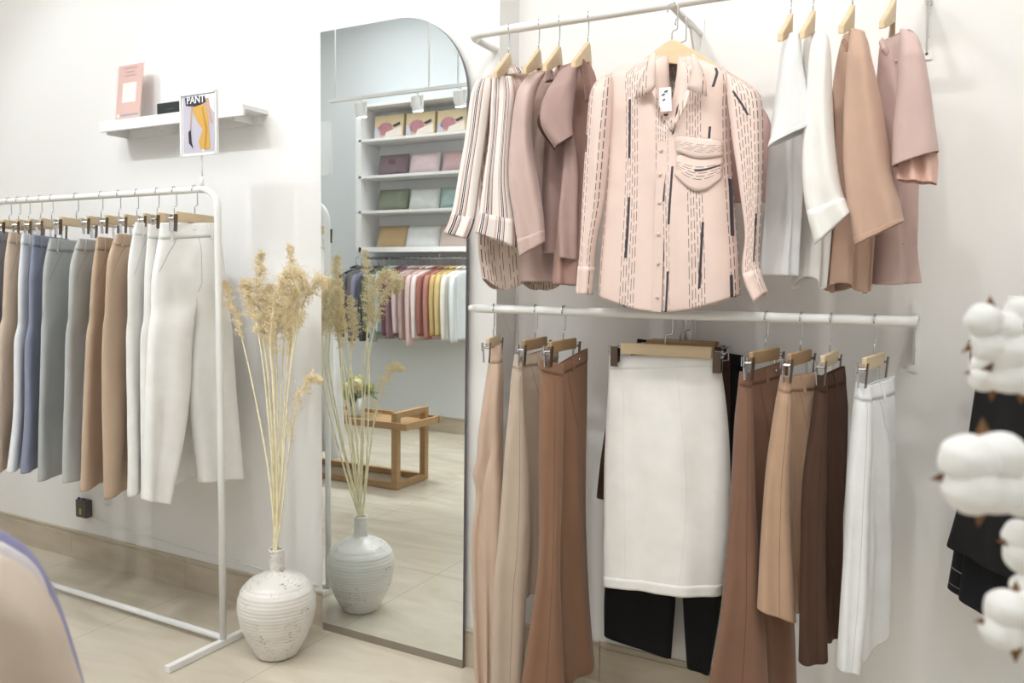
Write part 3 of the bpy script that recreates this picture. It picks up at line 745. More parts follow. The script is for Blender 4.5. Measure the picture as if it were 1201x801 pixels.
mb = MB(); mb.lathe(pf, VB, mat_vase(), 64)
vase = tag(mb.build('floor_vase', origin=VB, smooth=True), 'ribbed white crackle glazed bottle vase on the floor by the mirror', 'vase')
top = VB+np.array([0, 0, zt])
rng = random.Random(3)
def plume_stalk(px_pts, yoff, pl_from, fat, label, dens=260, droop=0):
    """stalk through picture points on its own depth; plume from px_pts[pl_from] to the tip"""
    Y = VB[1]+yoff
    P = [atY(x, y, VB[1]+yoff*min(1, (645-y)/160.)) for x, y in px_pts]
    base = top+np.array([rng.uniform(-.008, .008), rng.uniform(-.008, .008), -.04])
    P = [base, top+np.array([(P[0][0]-top[0])*.12+rng.uniform(-.008, .008), rng.uniform(-.006, .006), .0])]+P
    pts = []
    for i in range(len(P)-1):
        for k in range(6): pts.append(cat(P[max(i-1, 0)], P[i], P[i+1], P[min(i+2, len(P)-1)], k/6))
    pts.append(P[-1])
    r = [.0046-.0034*i/len(pts) for i in range(len(pts))]
    mb = MB(); mb.tube(pts, r, M_stem, 7)
    o = tag(mb.build('dried_grass_stalk', origin=tuple(top), smooth=True), label, 'dried grass', 'dried grass stalks in the white vase')
    i0 = (pl_from+2)*6; S = pts[i0:]
    b = MB(); n = len(S)-1
    for k in range(int(dens*.8)):
        t = rng.random()**.9; i = min(n-1, int(t*n)); c = S[i]+(S[i+1]-S[i])*(t*n-i); tg = S[i+1]-S[i]; tg = tg/np.linalg.norm(tg)
        d = np.array([rng.gauss(0, 1), rng.gauss(0, 1), rng.gauss(0, .6)]); d -= np.dot(d, tg)*tg; d /= np.linalg.norm(d)+1e-9
        env = math.sin(PI*min(1, .12+t*.88))**.6
        ln = .85*fat*env*rng.uniform(.5, 1.35); dr = tg*1.1+d*rng.uniform(.4, 1.2); dr /= np.linalg.norm(dr)
        q = [c]; cur = c
        for s_ in range(5):
            cur = cur+dr*ln/5; dr = dr+np.array([rng.gauss(0, .12), rng.gauss(0, .12), -.26-droop]); dr /= np.linalg.norm(dr); q.append(cur)
        if any(p[1] > YM-.008 and p[0] > ml-.01 for p in q): continue
        b.tube(q, [.0006, .0008, .0009, .0009, .0007, .0003], M_plume, 3, cap=False)
        for s_ in (2, 3, 4, 5):
            for _ in range(2):
                sp = q[s_]+np.array([rng.gauss(0, .0035) for _ in range(3)]); b.ball(sp, (.0015, .0015, .0036), M_plume, 4, 2)
    b.build('plume', o); return o
# (picture points from low to tip, depth offset, index where the plume starts, fatness)
pm = [
 ([(316, 560), (300, 470), (284, 398), (276, 372), (268, 345), (264, 330)], -.02, 2, .035, 'dried grass stalk leaning furthest left, short darker plume', 170),
 ([(320, 560), (311, 450), (303, 392), (296, 362), (291, 343), (286, 330)], .0, 2, .045, 'dried grass stalk second from the left in the vase', 240),
 ([(322, 560), (315, 450), (309, 398), (306, 360), (304, 325), (306, 296)], .03, 2, .050, 'upright dried grass stalk with feathery tip left of the arching one', 300),
 ([(325, 560), (320, 450), (317, 402), (323, 352), (334, 324), (346, 318), (354, 328), (354, 342)], -.03, 2, .062, 'dried grass stalk whose full plume arches over in the middle', 420),
 ([(331, 560), (339, 450), (345, 392), (347, 360), (344, 320), (340, 288)], .03, 2, .040, 'tallest dried grass stalk, plume tip above all the others', 230),
 ([(331, 560), (338, 460), (347, 396), (355, 358), (368, 334), (377, 326), (381, 336)], .02, 2, .045, 'dried grass stalk arching right towards the mirror edge', 240),
 ([(333, 580), (340, 520), (349, 472), (358, 450), (367, 442), (376, 447)], .0, 1, .040, 'low dried grass stalk bending over halfway up the mirror', 180),
 ([(327, 560), (325, 450), (324, 400), (326, 370), (330, 345), (336, 328)], .09, 2, .045, 'dried grass stalk standing behind the arching plume', 260),
 ([(328, 560), (330, 460), (333, 400), (338, 365), (342, 350), (346, 338)], .12, 2, .045, 'dried grass stalk nearest the wall with a dense pale plume', 260),
 ([(323, 560), (316, 450), (310, 400), (312, 372), (316, 350), (318, 336)], .08, 2, .045, 'dried grass stalk in the wall side of the bunch', 260),
 ([(324, 560), (322, 470), (320, 420), (318, 390), (316, 365), (313, 345)], .05, 2, .045, 'dried grass stalk in the middle of the bunch with a straight plume', 240),
 ([(330, 560), (334, 470), (338, 420), (340, 392), (339, 370), (336, 350)], .06, 2, .040, 'dried grass stalk right of the middle with a short plume', 200),
]
for a in pm: plume_stalk(*a)
# ------------------------------------------------------------------ the two rails on the right
YU = 2.20
xw0, xw1, xw2 = atY(604, 70, W2)[0], atY(821, 44, W2)[0], atY(1088, 40, W2)[0]
def zline(pts): return sum(atY(x, y, YU)[2] for x, y in pts)/len(pts)
ZU = zline([(597, 36), (670, 22), (710, 16)]); ZL = zline([(600, 361.5), (760, 368), (900, 374)])
print('rail z', ZU, ZL)
def garment_rail(name, z, label, x0, x1):
    o = tag(empty(name, ((xw0+xw2)/2, W2, z)), label, 'clothes rail'); c = .045
    b = MB(); x0 = xw0
    p = [(x0, W2-.006, z), (x0, W2-.1, z), (x0, YU+c, z)]+arc((x0+c, YU+c, z), c, PI, PI*1.5, (1, 0, 0), (0, 1, 0), 8)
    p += [(x, YU, z) for x in np.linspace(x0+c+.05, x1, 8)]
    b.tube(p, .0135, M_white, 16); b.build('rail', o, smooth=True)
    for x in (xw1, xw2):
        b = MB(); b.tube([(x, W2-.006, z), (x, YU, z)], .0105, M_white, 12); b.build('arm', o, smooth=True)
    for x in (xw0, xw1, xw2):
        b = MB(); b.box((x, W2-.003, z-.055), (.013, .003, .095), M_white)
        b.add([(x-.003, W2-.006, z-.13), (x+.003, W2-.006, z-.13), (x+.003, W2-.006, z-.01), (x-.003, W2-.006, z-.01), (x-.003, W2-.11, z-.008), (x+.003, W2-.11, z-.008)],
              [(0, 1, 2, 3), (0, 4, 5, 1), (3, 2, 5, 4), (0, 3, 4), (1, 5, 2)], M_white)
        for dz in (-.03, -.09, -.135): b.ball((x, W2-.0065, z+dz), (.004, .0018, .004), M_dark, 8, 5)
        b.build('wall_bracket', o)
    return o
garment_rail('garment_rail', ZU, 'upper white wall rail holding the shirts and blouses', None, xw2+.03)
# lower rail ends short of the corner on the left
o = tag(empty('garment_rail', ((xw0+xw2)/2, W2, ZL)), 'lower white wall rail holding the trousers and skirts', 'clothes rail')
xa, xb = atY(559, 360, YU)[0], atY(1076, 380, YU)[0]
b = MB(); b.tube([(x, YU, ZL) for x in np.linspace(xa, xb, 10)], .0135, M_white, 16); b.build('rail', o, smooth=True)
xl2 = atY(604, 380, W2)[0]; xr2 = atY(1073, 400, W2)[0]
for x in (xl2, xw1, xr2):
    b = MB(); b.tube([(x, W2-.006, ZL), (x, YU, ZL)], .0105, M_white, 12); b.build('arm', o, smooth=True)
    b = MB(); b.box((x, W2-.003, ZL-.055), (.013, .003, .095), M_white)
    b.add([(x-.003, W2-.006, ZL-.13), (x+.003, W2-.006, ZL-.13), (x+.003, W2-.006, ZL-.01), (x-.003, W2-.006, ZL-.01), (x-.003, W2-.11, ZL-.008), (x+.003, W2-.11, ZL-.008)],
          [(0, 1, 2, 3), (0, 4, 5, 1), (3, 2, 5, 4), (0, 3, 4), (1, 5, 2)], M_white)
    for dz in (-.03, -.09): b.ball((x, W2-.0065, ZL+dz), (.004, .0018, .004), M_dark, 8, 5)
    b.build('wall_bracket', o)

# ------------------------------------------------------------------ lower rail garments
GL = 'trousers and skirts on the lower rail'; HL = 'clip hangers on the lower rail'
CY = W2-.008
def hk(px, z): d = atY(px, 370 if z < 1.6 else 25, YU); return np.array([d[0], YU, z])
C = dict(beige=(198, 172, 152), lbeige=(190, 172, 154), brown=(138, 103, 80), dbrown=(74, 50, 37), tan=(184, 152, 126), wide=(128, 94, 75), black=(11, 11, 13))
K = {k: cloth('cloth_'+k, v, 0 if sum(v) < 200 else .15) for k, v in C.items()}
K['white'] = cloth('cloth_white', (238, 236, 232)); K['cool'] = cloth('cloth_cool_white', (230, 231, 232))
# 1 beige wide trousers at the left end (edge on, draped)
P0 = hk(579, ZL); a = solve(P0, 566, .10, ZL-.13); fa = face(P0)
bottoms('trousers', 'pale beige wide trousers hanging first on the left end of the lower rail', 'trousers', GL, K['beige'], P0, fa+.15,
    [(575, 407, 588, 405, .05), (571, 440, 590, 438, .09), (565, 480, 590, 478, .10), (560, 515, 590, 515, .10)],
    [{'rows': [(561, 505, 590, 505), (552, 545, 580, 548), (558, 578, 582, 585), (553, 640, 580, 645), (556, 763, 582, 770), (560, 850, 582, 850)], 't': .10, 'n': -.02, 'folds': ((1.5, .014, .1),)},
     {'rows': [(566, 500, 590, 500), (567, 560, 590, 560), (566, 650, 588, 650), (568, 730, 582, 730), (568, 850, 578, 850)], 't': .08, 'n': .03}], seamcol=seam(C['beige']), t=.08,
    pocket=False)
hanger(P_clip, P0, PI/2+.35, 'clip hanger seen end on at the left end of the lower rail', HL)
# 2 light beige trousers
folded('light beige trousers between the pale beige pair and the brown pair', GL, K['lbeige'], hk(628, ZL),
    [(604, 416, 613, 419), (600, 440, 613, 440), (597, 480, 615, 480), (593, 520, 618, 520), (589, 575, 621, 575), (584, 640, 621, 640), (579, 690, 617, 700), (576, 801, 614, 801), (575, 860, 613, 860)],
    [(613, 420, 655, 406), (613, 440, 654, 432), (615, 500, 652, 498), (618, 560, 648, 560), (619, 620, 640, 615), (618, 700, 628, 690)],
    C['lbeige'], P_clip2, 'brown wood clip hanger holding the light beige trousers', HL)
# 3 brown flared trousers
folded('mid brown flared trousers left of the white skirt', GL, K['brown'], hk(661, ZL),
    [(634, 422, 661, 428), (633, 470, 661, 475), (632, 540, 660, 540), (632, 650, 657, 655), (623, 726, 659, 735), (612, 800, 662, 800), (608, 860, 664, 860)],
    [(660, 428, 689, 409), (661, 480, 688, 470), (662, 540, 687, 540), (660, 613, 687, 613), (662, 690, 690, 690), (664, 750, 694, 745), (668, 800, 697, 779)],
    C['brown'], P_clip2, 'brown wood clip hanger holding the mid brown flared trousers', HL)
# centre: three bottoms hung from the middle arm, square to the room
def arm_hook(Y, z): return np.array([xw1, Y, z])
P0 = arm_hook(2.43, ZL); cx = P0[0]
P0b = P0.copy()
bottoms('trousers', 'black trousers behind the white skirt, legs showing below its hem', 'trousers', GL, K['black'], P0b, 0,
    [(748, 398, 872, 418, .03), (728, 480, 866, 490, .03), (722, 560, 858, 570, .03)],
    [[(716, 545, 792, 552), (712, 640, 792, 650), (709, 700, 792, 700), (709, 745, 787, 772)], [(790, 545, 858, 560), (799, 640, 850, 650), (801, 700, 845, 710), (806, 781, 832, 791)]],
    t=.03, clampY=CY, lf=((1, .004, .3),), pocket=False, crease=0, proto=P_clip2, hlabel='clip hanger of the black trousers, rearmost on the middle arm', hgroup=HL)
P0 = arm_hook(2.38, ZL)
bottoms('skirt', 'dark brown skirt hanging between the black trousers and the white skirt', 'skirt', GL, K['dbrown'], P0, 0,
    [(744, 406, 856, 418, .03), (716, 480, 856, 490, .05), (706, 530, 854, 545, .05), (700, 583, 846, 600, .05)], [], t=.04, clampY=2.41, pocket=False,
    proto=P_clip2, hlabel='clip hanger of the dark brown skirt, second on the middle arm', hgroup=HL)
P0 = arm_hook(2.27, ZL); P0[0] = atY(780, 400, 2.27)[0]
wsk = bottoms('skirt', 'white knee length pencil skirt facing the room in the centre', 'skirt', GL, K['white'], P0, -.03,
    [(715, 418, 841, 417, .06), (714, 440, 846, 436, .075), (712, 480, 852, 480, .085), (709, 540, 856, 540, .085), (708, 620, 856, 625, .085), (708, 684, 846, 698, .08)], [], t=.07, band=.038,
    folds=((1.6, .007, .15), (4.2, .002, .4)), pocket=False, crease=0)
b = MB(); wsk.hip.strip(b, K['cool'], [(.18, .09), (.20, .5), (.22, 1.0)], .003, .001); b.build('front_seam', wsk.o)
b = MB(); wsk.hip.strip(b, K['cool'], [(.66, .09), (.70, .5), (.69, 1.0)], .003, .001); b.build('front_seam', wsk.o)
b = MB(); wsk.hip.mesh(b, K['white'], 28, 4, .935, 1.004, .0014); b.build('hem', wsk.o, smooth=True, solid=SOL)
hz = atY(780, 411, 2.27)[2]
sh_ = P0.copy(); sh_[2] = hz+.102; sh_[0] = atY(780, 410, 2.245)[0]; hz = atY(780, 411, 2.245)[2]
h = hanger(P_clip, np.array([sh_[0], 2.245, hz+.102]), -.03, 'pale wood clip hanger holding the white skirt', HL, 1.0)
h.scale = (1.30, 1, 1)
# 4 wide brown trousers
folded('brown wide leg trousers right of the white skirt, reaching the picture bottom', GL, K['wide'], hk(899, ZL),
    [(868, 436, 881, 439), (862, 490, 883, 490), (858, 560, 885, 562), (853, 638, 889, 640), (844, 730, 897, 735), (832, 801, 901, 801), (826, 860, 903, 860)],
    [(881, 439, 924, 423), (883, 490, 923, 485), (885, 560, 920, 560), (889, 640, 926, 640), (897, 722, 931, 722), (901, 801, 934, 801), (902, 860, 936, 860)],
    C['wide'], P_clip2, 'brown wood clip hanger holding the brown wide leg trousers', HL)
# 5 tan cropped trousers
folded('tan cropped trousers overlapping the brown wide leg pair', GL, K['tan'], hk(940, ZL),
    [(916, 440, 928, 443), (910, 470, 928, 470), (904, 510, 928, 510), (898, 557, 926, 557), (892, 638, 928, 640), (888, 713, 934, 728)],
    [(927, 443, 958, 437), (928, 470, 957, 468), (928, 510, 952, 505), (926, 560, 946, 560), (928, 640, 943, 640), (930, 718, 940, 716)],
    C['tan'], P_clip2, 'brown wood clip hanger holding the tan cropped trousers', HL, button=False)
# 6 dark brown trousers
folded('dark chocolate brown trousers next to the white pair on the right', GL, K['dbrown'], hk(975, ZL),
    [(957, 440, 970, 442), (953, 480, 970, 480), (946, 530, 969, 530), (941, 573, 969, 573), (939, 650, 968, 650), (937, 776, 970, 770)],
    [(969, 442, 990, 430), (969, 480, 994, 475), (968, 540, 993, 540), (968, 600, 989, 600), (968, 680, 987, 680), (970, 752, 984, 738)],
    C['dbrown'], P_clip, 'pale wood clip hanger holding the dark chocolate trousers', HL, button=False)
# 7 white trousers
folded('white trousers hanging last on the right end of the lower rail', GL, K['cool'], hk(1027, ZL),
    [(1004, 449, 1022, 453), (1000, 480, 1023, 482), (996, 530, 1023, 530), (993, 570, 1021, 572), (990, 640, 1019, 642), (986, 703, 1017, 705), (981, 783, 1009, 787)],
    [(1021, 453, 1048, 442), (1022, 480, 1049, 470), (1022, 530, 1050, 525), (1020, 572, 1049, 570), (1018, 640, 1047, 640), (1016, 700, 1045, 690), (1010, 776, 1043, 730)],
    (250, 250, 250), P_clip, 'pale wood clip hanger holding the last white trousers', HL, button=False)

# ------------------------------------------------------------------ upper rail garments
GU = 'shirts and blouses on the upper rail'; HU = 'wooden hangers on the upper rail'
def top_garment(name, label, catg, m, P0, ang, body, parts, folds=((1.4, .008, .2),), t=.09, hem=None, proto=P_top, hlabel=None, hang=None, group=GU, NU=34, crease=0, hl=0, ramp=.35, neck=None):
    g = G()
    if abs(ang) > .5: ang = face(P0)+.62*(ang-face(P0))
    T = fit(body, P0, ang, t, folds=folds, hem=hem, clampY=CY, ramp=ramp); T.neck = neck; g.body = T
    mb = MB(); T.mesh(mb, m, NU, 60)
    o = tag(mb.build(name, origin=(T.P(0, 0)+T.P(1, 0))/2, smooth=True, solid=SOL, uv=True), label, catg, group); g.o = o; g.parts = []
    for p in parts:
        q = dict(p); pn = q.pop('name'); rows = q.pop('rows'); n_ = q.pop('n', .03); a2 = q.pop('ang', ang); al = q.pop('along', 0); mm = q.pop('m', m); tt = q.pop('t', .05); lab = q.pop('label', None)
        cuff = q.pop('cuff', None); u0 = q.pop('u0', 0)
        c0 = P0+al*d2(ang); cn = np.array([-c0[0], -c0[1], 0]); cn /= np.linalg.norm(cn)
        S = fit(rows, c0+cn*n_, a2, tt, clampY=CY, **q)
        b = MB(); S.mesh(b, mm, 24, 44, u0=u0); so_ = b.build(pn, o, smooth=True, solid=SOL, uv=True); g.parts.append(S)
        if lab: so_['label'] = lab
        if cuff:
            b = MB(); S.mesh(b, mm, 24, 6, 1-cuff, 1.006, .0022, u0=.01); b.build('cuff', so_, smooth=True, solid=.002, uv=True)
    if hlabel: g.h = hanger(proto, P0, ang if hang == 0 else PI/2+face(P0)-(.13 if P0[0] < -.5 else .035), hlabel, HU, 1 if hang == 0 else .9)
    return g
M_str = mat_stripes()
M_print = mat_dashes('pink_dash_print', (230, 207, 197), .0098, .092, .52, .044, .09)
K.update(satin=cloth('cloth_satin_pink', (202, 176, 168), .3, .45, .05), mauve=cloth('cloth_mauve', (176, 148, 142)), taupe=cloth('cloth_rose_taupe', (168, 134, 124)), tans=cloth('cloth_tan_shirt', (194, 162, 143)), pink=cloth('cloth_pink', (204, 177, 171)), peach=cloth('cloth_pale_pink_lining', (226, 186, 172)), dusty=cloth('cloth_dusty', (206, 172, 166)))
M_bark = mat('bar_print', (50, 44, 58), .6)
# striped blouse
P0 = hk(597, ZU); f0 = face(P0)
top_garment('blouse', 'white blouse with navy and pink vertical stripes, first on the upper rail', 'blouse', M_dash2 if False else mat_dashes('striped_blouse_back', (226, 204, 192), .009, .03, .8, .05, .10), P0, 1.05,
    [(586, 80, 602, 76, .02), (568, 92, 620, 86, .05), (562, 110, 632, 104, .08), (562, 180, 640, 175, .09), (562, 250, 650, 245, .10), (561, 290, 655, 288, .10), (566, 326, 660, 328, .09)],
    [dict(name='sleeve', rows=[(560, 94, 576, 92, .02), (552, 113, 576, 110), (546, 160, 570, 160), (539, 200, 564, 205), (530, 250, 557, 256), (521, 273, 549, 280)], m=M_str, along=-.17, n=.035, ang=f0, t=.06, cuff=.13, folds=((1.2, .006, .3),)),
     dict(name='sleeve', rows=[(578, 90, 600, 90, .02), (576, 120, 604, 112), (574, 160, 600, 160), (568, 205, 599, 212), (562, 250, 606, 260), (557, 272, 606, 290)], m=M_str, along=-.13, n=.07, ang=f0, t=.07, cuff=.14, folds=((1.2, .007, .1),)),
     dict(name='collar', rows=[(575, 84, 622, 78, .02), (578, 92, 626, 84, .03)], m=M_str, along=-.02, n=.02, ang=f0, t=.03, folds=())],
    hem=lambda u: .035*abs(math.sin(2*PI*u)), hlabel='wooden hanger of the striped blouse, first on the upper rail', hang=1.15, folds=((2.2, .010, .2),))
# satin pink blouse
P0 = hk(632, ZU); f0 = face(P0)
top_garment('blouse', 'pink satin blouse with gathered shoulder beside the striped one', 'blouse', K['satin'], P0, 1.2,
    [(626, 84, 644, 82, .02), (616, 92, 656, 90, .05), (608, 112, 662, 105, .08), (606, 200, 666, 195, .09), (608, 300, 676, 290, .09), (610, 330, 678, 332, .09)],
    [dict(name='sleeve', rows=[(618, 90, 640, 84, .02), (606, 110, 628, 112), (599, 160, 624, 160), (597, 212, 630, 205), (603, 255, 637, 250), (609, 300, 639, 283)], m=K['satin'], along=-.15, n=.05, ang=f0, t=.07, cuff=.09, folds=((1.2, .008, .3),)),
     dict(name='shoulder_ruffle', rows=[(634, 76, 640, 74, .01), (639, 86, 648, 84, .03), (640, 96, 650, 94, .03)], m=K['satin'], along=-.10, n=.07, ang=f0, t=.03, folds=((6, .004, .3),), ramp=.1)],
    hlabel='wooden hanger of the pink satin blouse', hang=1.3)
# mauve cap sleeve blouse
P0 = hk(656, ZU); f0 = face(P0)
M_in = K['dbrown']  # dark brown stands in for the shade inside the open armhole
top_garment('blouse', 'mauve cap sleeve blouse with dark open armhole', 'blouse', K['mauve'], P0, 1.15,
    [(652, 80, 682, 70, .02), (648, 92, 690, 84, .05), (640, 130, 688, 120, .08), (637, 200, 684, 190, .08), (636, 250, 682, 240, .09), (637, 297, 678, 305, .09)],
    [dict(name='cap_sleeve', rows=[(656, 84, 680, 72, .02), (641, 108, 676, 98), (634, 130, 673, 120), (636, 150, 671, 142), (651, 174, 672, 160)], m=K['mauve'], along=-.15, n=.07, ang=f0, t=.07, folds=((1, .006, .3),)),
     dict(name='armhole_shade', rows=[(641, 122, 646, 124, .01), (631, 138, 640, 142), (633, 152, 644, 150), (650, 176, 655, 170)], m=M_in, along=-.15, n=.045, ang=f0, t=.02, folds=(), label='dark sheet for the shade inside the armhole'),
     dict(name='front_panel', rows=[(662, 165, 672, 160, .02), (660, 205, 678, 200), (655, 260, 678, 255), (656, 302, 677, 305)], m=K['mauve'], along=-.12, n=.05, ang=f0, t=.03, folds=((.8, .006, .3),))],
    hlabel='wooden hanger of the mauve cap sleeve blouse', hang=1.3)
# rose taupe top with ruffled neck
P0 = hk(690, ZU); f0 = face(P0)
top_garment('blouse', 'rose taupe top with a ruffled neckline behind the printed shirt', 'blouse', K['taupe'], P0, 1.1,
    [(676, 74, 688, 72, .02), (668, 88, 698, 90, .05), (662, 130, 702, 130, .07), (658, 220, 700, 220, .08), (650, 300, 692, 300, .08), (648, 333, 690, 336, .08)],
    [dict(name='neck_ruffle', rows=[(678, 70, 686, 70, .02), (681, 84, 691, 86, .03), (684, 100, 692, 104, .03), (687, 118, 691, 118, .01)], m=K['taupe'], along=-.10, n=.05, ang=f0, t=.03, folds=((5, .004, .2),), ramp=.1)],
    hlabel='wooden hanger of the rose taupe top', hang=1.3, folds=((2, .01, .1),))
# white blouses and others on the right half
P0 = hk(927, ZU); f0 = face(P0); a = solve(P0, 905, .2, ZU-.4)
top_garment('blouse', 'white short blouse with a wide folded cuff, left of the two white ones', 'blouse', K['cool'], P0, a,
    [(921, 40, 936, 38, .02), (916, 60, 940, 56, .05), (908, 120, 942, 115, .08), (902, 180, 944, 175, .09), (898, 250, 940, 250, .10), (892, 323, 936, 324, .10)],
    [dict(name='sleeve', rows=[(926, 40, 937, 39, .02), (918, 70, 940, 68), (912, 105, 946, 100), (906, 150, 955, 130), (901, 172, 959, 145)], along=-.15, n=.05, ang=f0, t=.07, cuff=.06)],
    hlabel='wooden hanger of the left white blouse', hang=1.4)
P0 = hk(953, ZU); f0 = face(P0); a = solve(P0, 935, .2, ZU-.4)
top_garment('blouse', 'white long sleeved blouse with turned up cuff beside the tan shirt', 'blouse', K['white'], P0, a,
    [(946, 40, 966, 38, .02), (942, 60, 973, 52, .05), (940, 120, 976, 115, .08), (938, 200, 978, 200, .09), (934, 280, 974, 280, .10), (932, 322, 970, 330, .10)],
    [dict(name='sleeve', rows=[(956, 40, 968, 38, .02), (950, 60, 974, 60), (945, 120, 976, 118), (941, 180, 980, 176), (944, 235, 988, 225), (956, 286, 999, 247)], along=-.15, n=.05, ang=f0, t=.07, cuff=.13, folds=((1.3, .008, .2),))],
    hem=lambda u: .03*math.sin(PI*u), hlabel='wooden hanger of the white long sleeved blouse', hang=1.45)
P0 = hk(999, ZU); f0 = face(P0); a = solve(P0, 977, .2, ZU-.4)
top_garment('shirt', 'tan beige short sleeved shirt between the white blouse and the pink top', 'shirt', K['tans'], P0, a,
    [(990, 40, 1010, 36, .02), (984, 60, 1018, 50, .05), (977, 100, 1024, 95, .08), (976, 180, 1026, 180, .09), (972, 260, 1026, 260, .10), (969, 328, 1020, 342, .10)],
    [dict(name='sleeve', rows=[(998, 34, 1014, 38, .02), (994, 70, 1023, 72), (990, 130, 1035, 125), (990, 200, 1046, 198), (998, 262, 1057, 246), (1003, 286, 1060, 259)], along=-.15, n=.05, ang=f0, t=.08, cuff=.035, folds=((1.3, .008, .2),)),
     dict(name='neck_trim', rows=[(987, 48, 991, 46, .02), (990, 54, 995, 52, .02), (992, 60, 995, 60, .01)], along=-.10, n=.06, ang=f0, t=.02, folds=())],
    hem=lambda u: .02*math.sin(PI*u), hlabel='wooden hanger of the tan beige shirt', hang=1.45, folds=((2.3, .012, .1),))
P0 = hk(1047, ZU); f0 = face(P0); a = solve(P0, 1025, .2, ZU-.4)
gp = top_garment('blouse', 'pink top with layered bell sleeve, last on the upper rail', 'blouse', K['pink'], P0, a,
    [(1040, 46, 1066, 34, .02), (1032, 54, 1074, 44, .05), (1028, 100, 1078, 90, .08), (1030, 180, 1078, 170, .09), (1026, 250, 1075, 240, .09), (1024, 290, 1073, 287, .10), (1022, 336, 1079, 328, .11)],
    [dict(name='sleeve', rows=[(1056, 34, 1076, 42, .02), (1054, 70, 1084, 66), (1052, 110, 1091, 105), (1048, 150, 1096, 142), (1046, 196, 1101, 178)], along=-.15, n=.06, ang=f0, t=.08),
     dict(name='sleeve_ruffle', rows=[(1056, 170, 1094, 165, .03), (1053, 195, 1100, 185, .05), (1051, 211, 1099, 216, .06)], along=-.15, n=.045, ang=f0, t=.05, m=K['peach'], folds=((2.5, .010, .2),), ramp=.1),
     dict(name='neckband', rows=[(1031, 50, 1035, 44, .01), (1034, 60, 1040, 54, .02), (1040, 66, 1043, 60, .01)], along=-.12, n=.06, ang=f0, t=.02, folds=())],
    hlabel='wooden hanger of the pink bell sleeve top', hang=1.45, folds=((1.8, .010, .1),))
b = MB(); gp.body.strip(b, K['mauve'], [(.02, .84), (.98, .84)], .003, .001, seg=30); b.build('hem_seam', gp.o)
for k in range(3):
    b = MB(); b.ball(gp.body.P(.10+.02*k, .12+.05*k, 1, .004), .004, K['peach'], 8, 5); b.build('button', gp.o, smooth=True)

M_btn = mat('shirt_button', (222, 200, 192), .4)
# ---------------- printed shirt facing the room
YS = 2.13
P0 = np.array([atY(789, 12, YS)[0], YS, 0]); P0[2] = atY(789, 50, YS)[2]+.078
XA = P0[0]
# hung on the middle arm of the upper rail
Pd = np.array([xw1, 2.30, ZU-.02])
top_garment('blouse', 'dusty pink top almost hidden behind the printed shirt', 'blouse', K['dusty'], Pd, 0,
    [(785, 92, 835, 90, .02), (760, 105, 868, 100, .03), (750, 150, 902, 140, .04), (748, 190, 903, 190, .04), (760, 235, 898, 238, .04)], [], hlabel='wooden hanger of the hidden dusty pink top', hang=0, folds=((1, .006, .2),), t=.04)
body = [(768, 66, 812, 66, .015), (742, 76, 832, 74, .05), (714, 89, 855, 86, .07), (714, 130, 856, 128, .10), (713, 180, 857, 180, .10), (709, 250, 862, 250, .105), (705, 300, 866, 300, .105), (702, 346, 868, 346, .10)]
Ps = np.array([XA, YS, P0[2]])
gs = top_garment('shirt', 'pale pink shirt with dark dashes and bars, facing the room in the centre', 'shirt', M_print, Ps, 0.04, body,
    [dict(name='sleeve', rows=[(704, 92, 716, 88, .02), (692, 112, 719, 112), (687, 170, 714, 180), (684, 225, 708, 240), (681, 280, 700, 285), (678, 318, 697, 318), (676, 344, 695, 345)], n=.03, t=.065, cuff=.13, folds=((1, .006, .3),), u0=.02),
     dict(name='sleeve', rows=[(852, 86, 872, 96, .02), (853, 112, 892, 114), (860, 170, 895, 172), (868, 225, 894, 225), (874, 275, 891, 278), (871, 320, 891, 314), (884, 354, 900, 342)], n=.035, t=.07, cuff=.12, folds=((1, .008, .1),), u0=.05)],
    hem=lambda u: .045*math.sin(PI*u)**1.0+.0*u, folds=((1.4, .008, .32), (3.3, .003, .1)), t=.09, NU=48, neck=lambda u: .19*max(0, 1-abs(u-.52)/.135))
S = gs.body
def uvpx(x, y):
    best = None
    v = (y-66)/(350-66)
    for it in range(30):
        L, R, t = S.at(max(0, min(1, v))); pl, prr = pr(L), pr(R); u = (x-pl[0])/(prr[0]-pl[0]); yy = pl[1]+(prr[1]-pl[1])*u
        v += (y-yy)/300*.8
    return max(.01, min(.99, u)), max(0.0, min(1, v))
bars = []
for (x1, y1, x2, y2, w_) in ((746, 120, 745, 188, .008), (745, 233, 742, 300, .008), (741, 345, 740, 358, .008), (789, 172, 788, 239, .007), (798, 198, 794, 265, .007),
    (787, 284, 784, 350, .008), (793, 310, 790, 356, .007), (831, 262, 828, 328, .007), (861, 210, 860, 277, .008), (860, 321, 861, 348, .007), (803, 120, 798, 153, .007), (842, 82, 840, 105, .008), (837, 151, 836, 166, .007)):
    A = uvpx(x1, y1); B = uvpx(x2, y2); bars.append((A[0]*S.w, B[0]*S.w, A[1]*S.len, B[1]*S.len, w_))
gs.o.data.materials[0] = mat_dashes('pink_dash_print_front', (230, 207, 197), .0078, .098, .47, .030, .10, bars=bars)
sl_, sr_2 = gs.parts
for ob_, T_, bb in ((0, sl_, [(.1, .12, .28, .36)]), (1, sr_2, [(.25, .62, .09, .20), (.85, .8, .62, .84)])):
    so2 = [c for c in gs.o.children if c.name.startswith('sleeve')][ob_]; u0_ = (.02, .05)[ob_]
    so2.data.materials[0] = mat_dashes('pink_dash_print_sleeve%d' % ob_, (230, 207, 197), .0085, .098, .75, .026, .10, bars=[(q[0]*T_.w+u0_, q[1]*T_.w+u0_, q[2]*T_.len, q[3]*T_.len, .007) for q in bb])
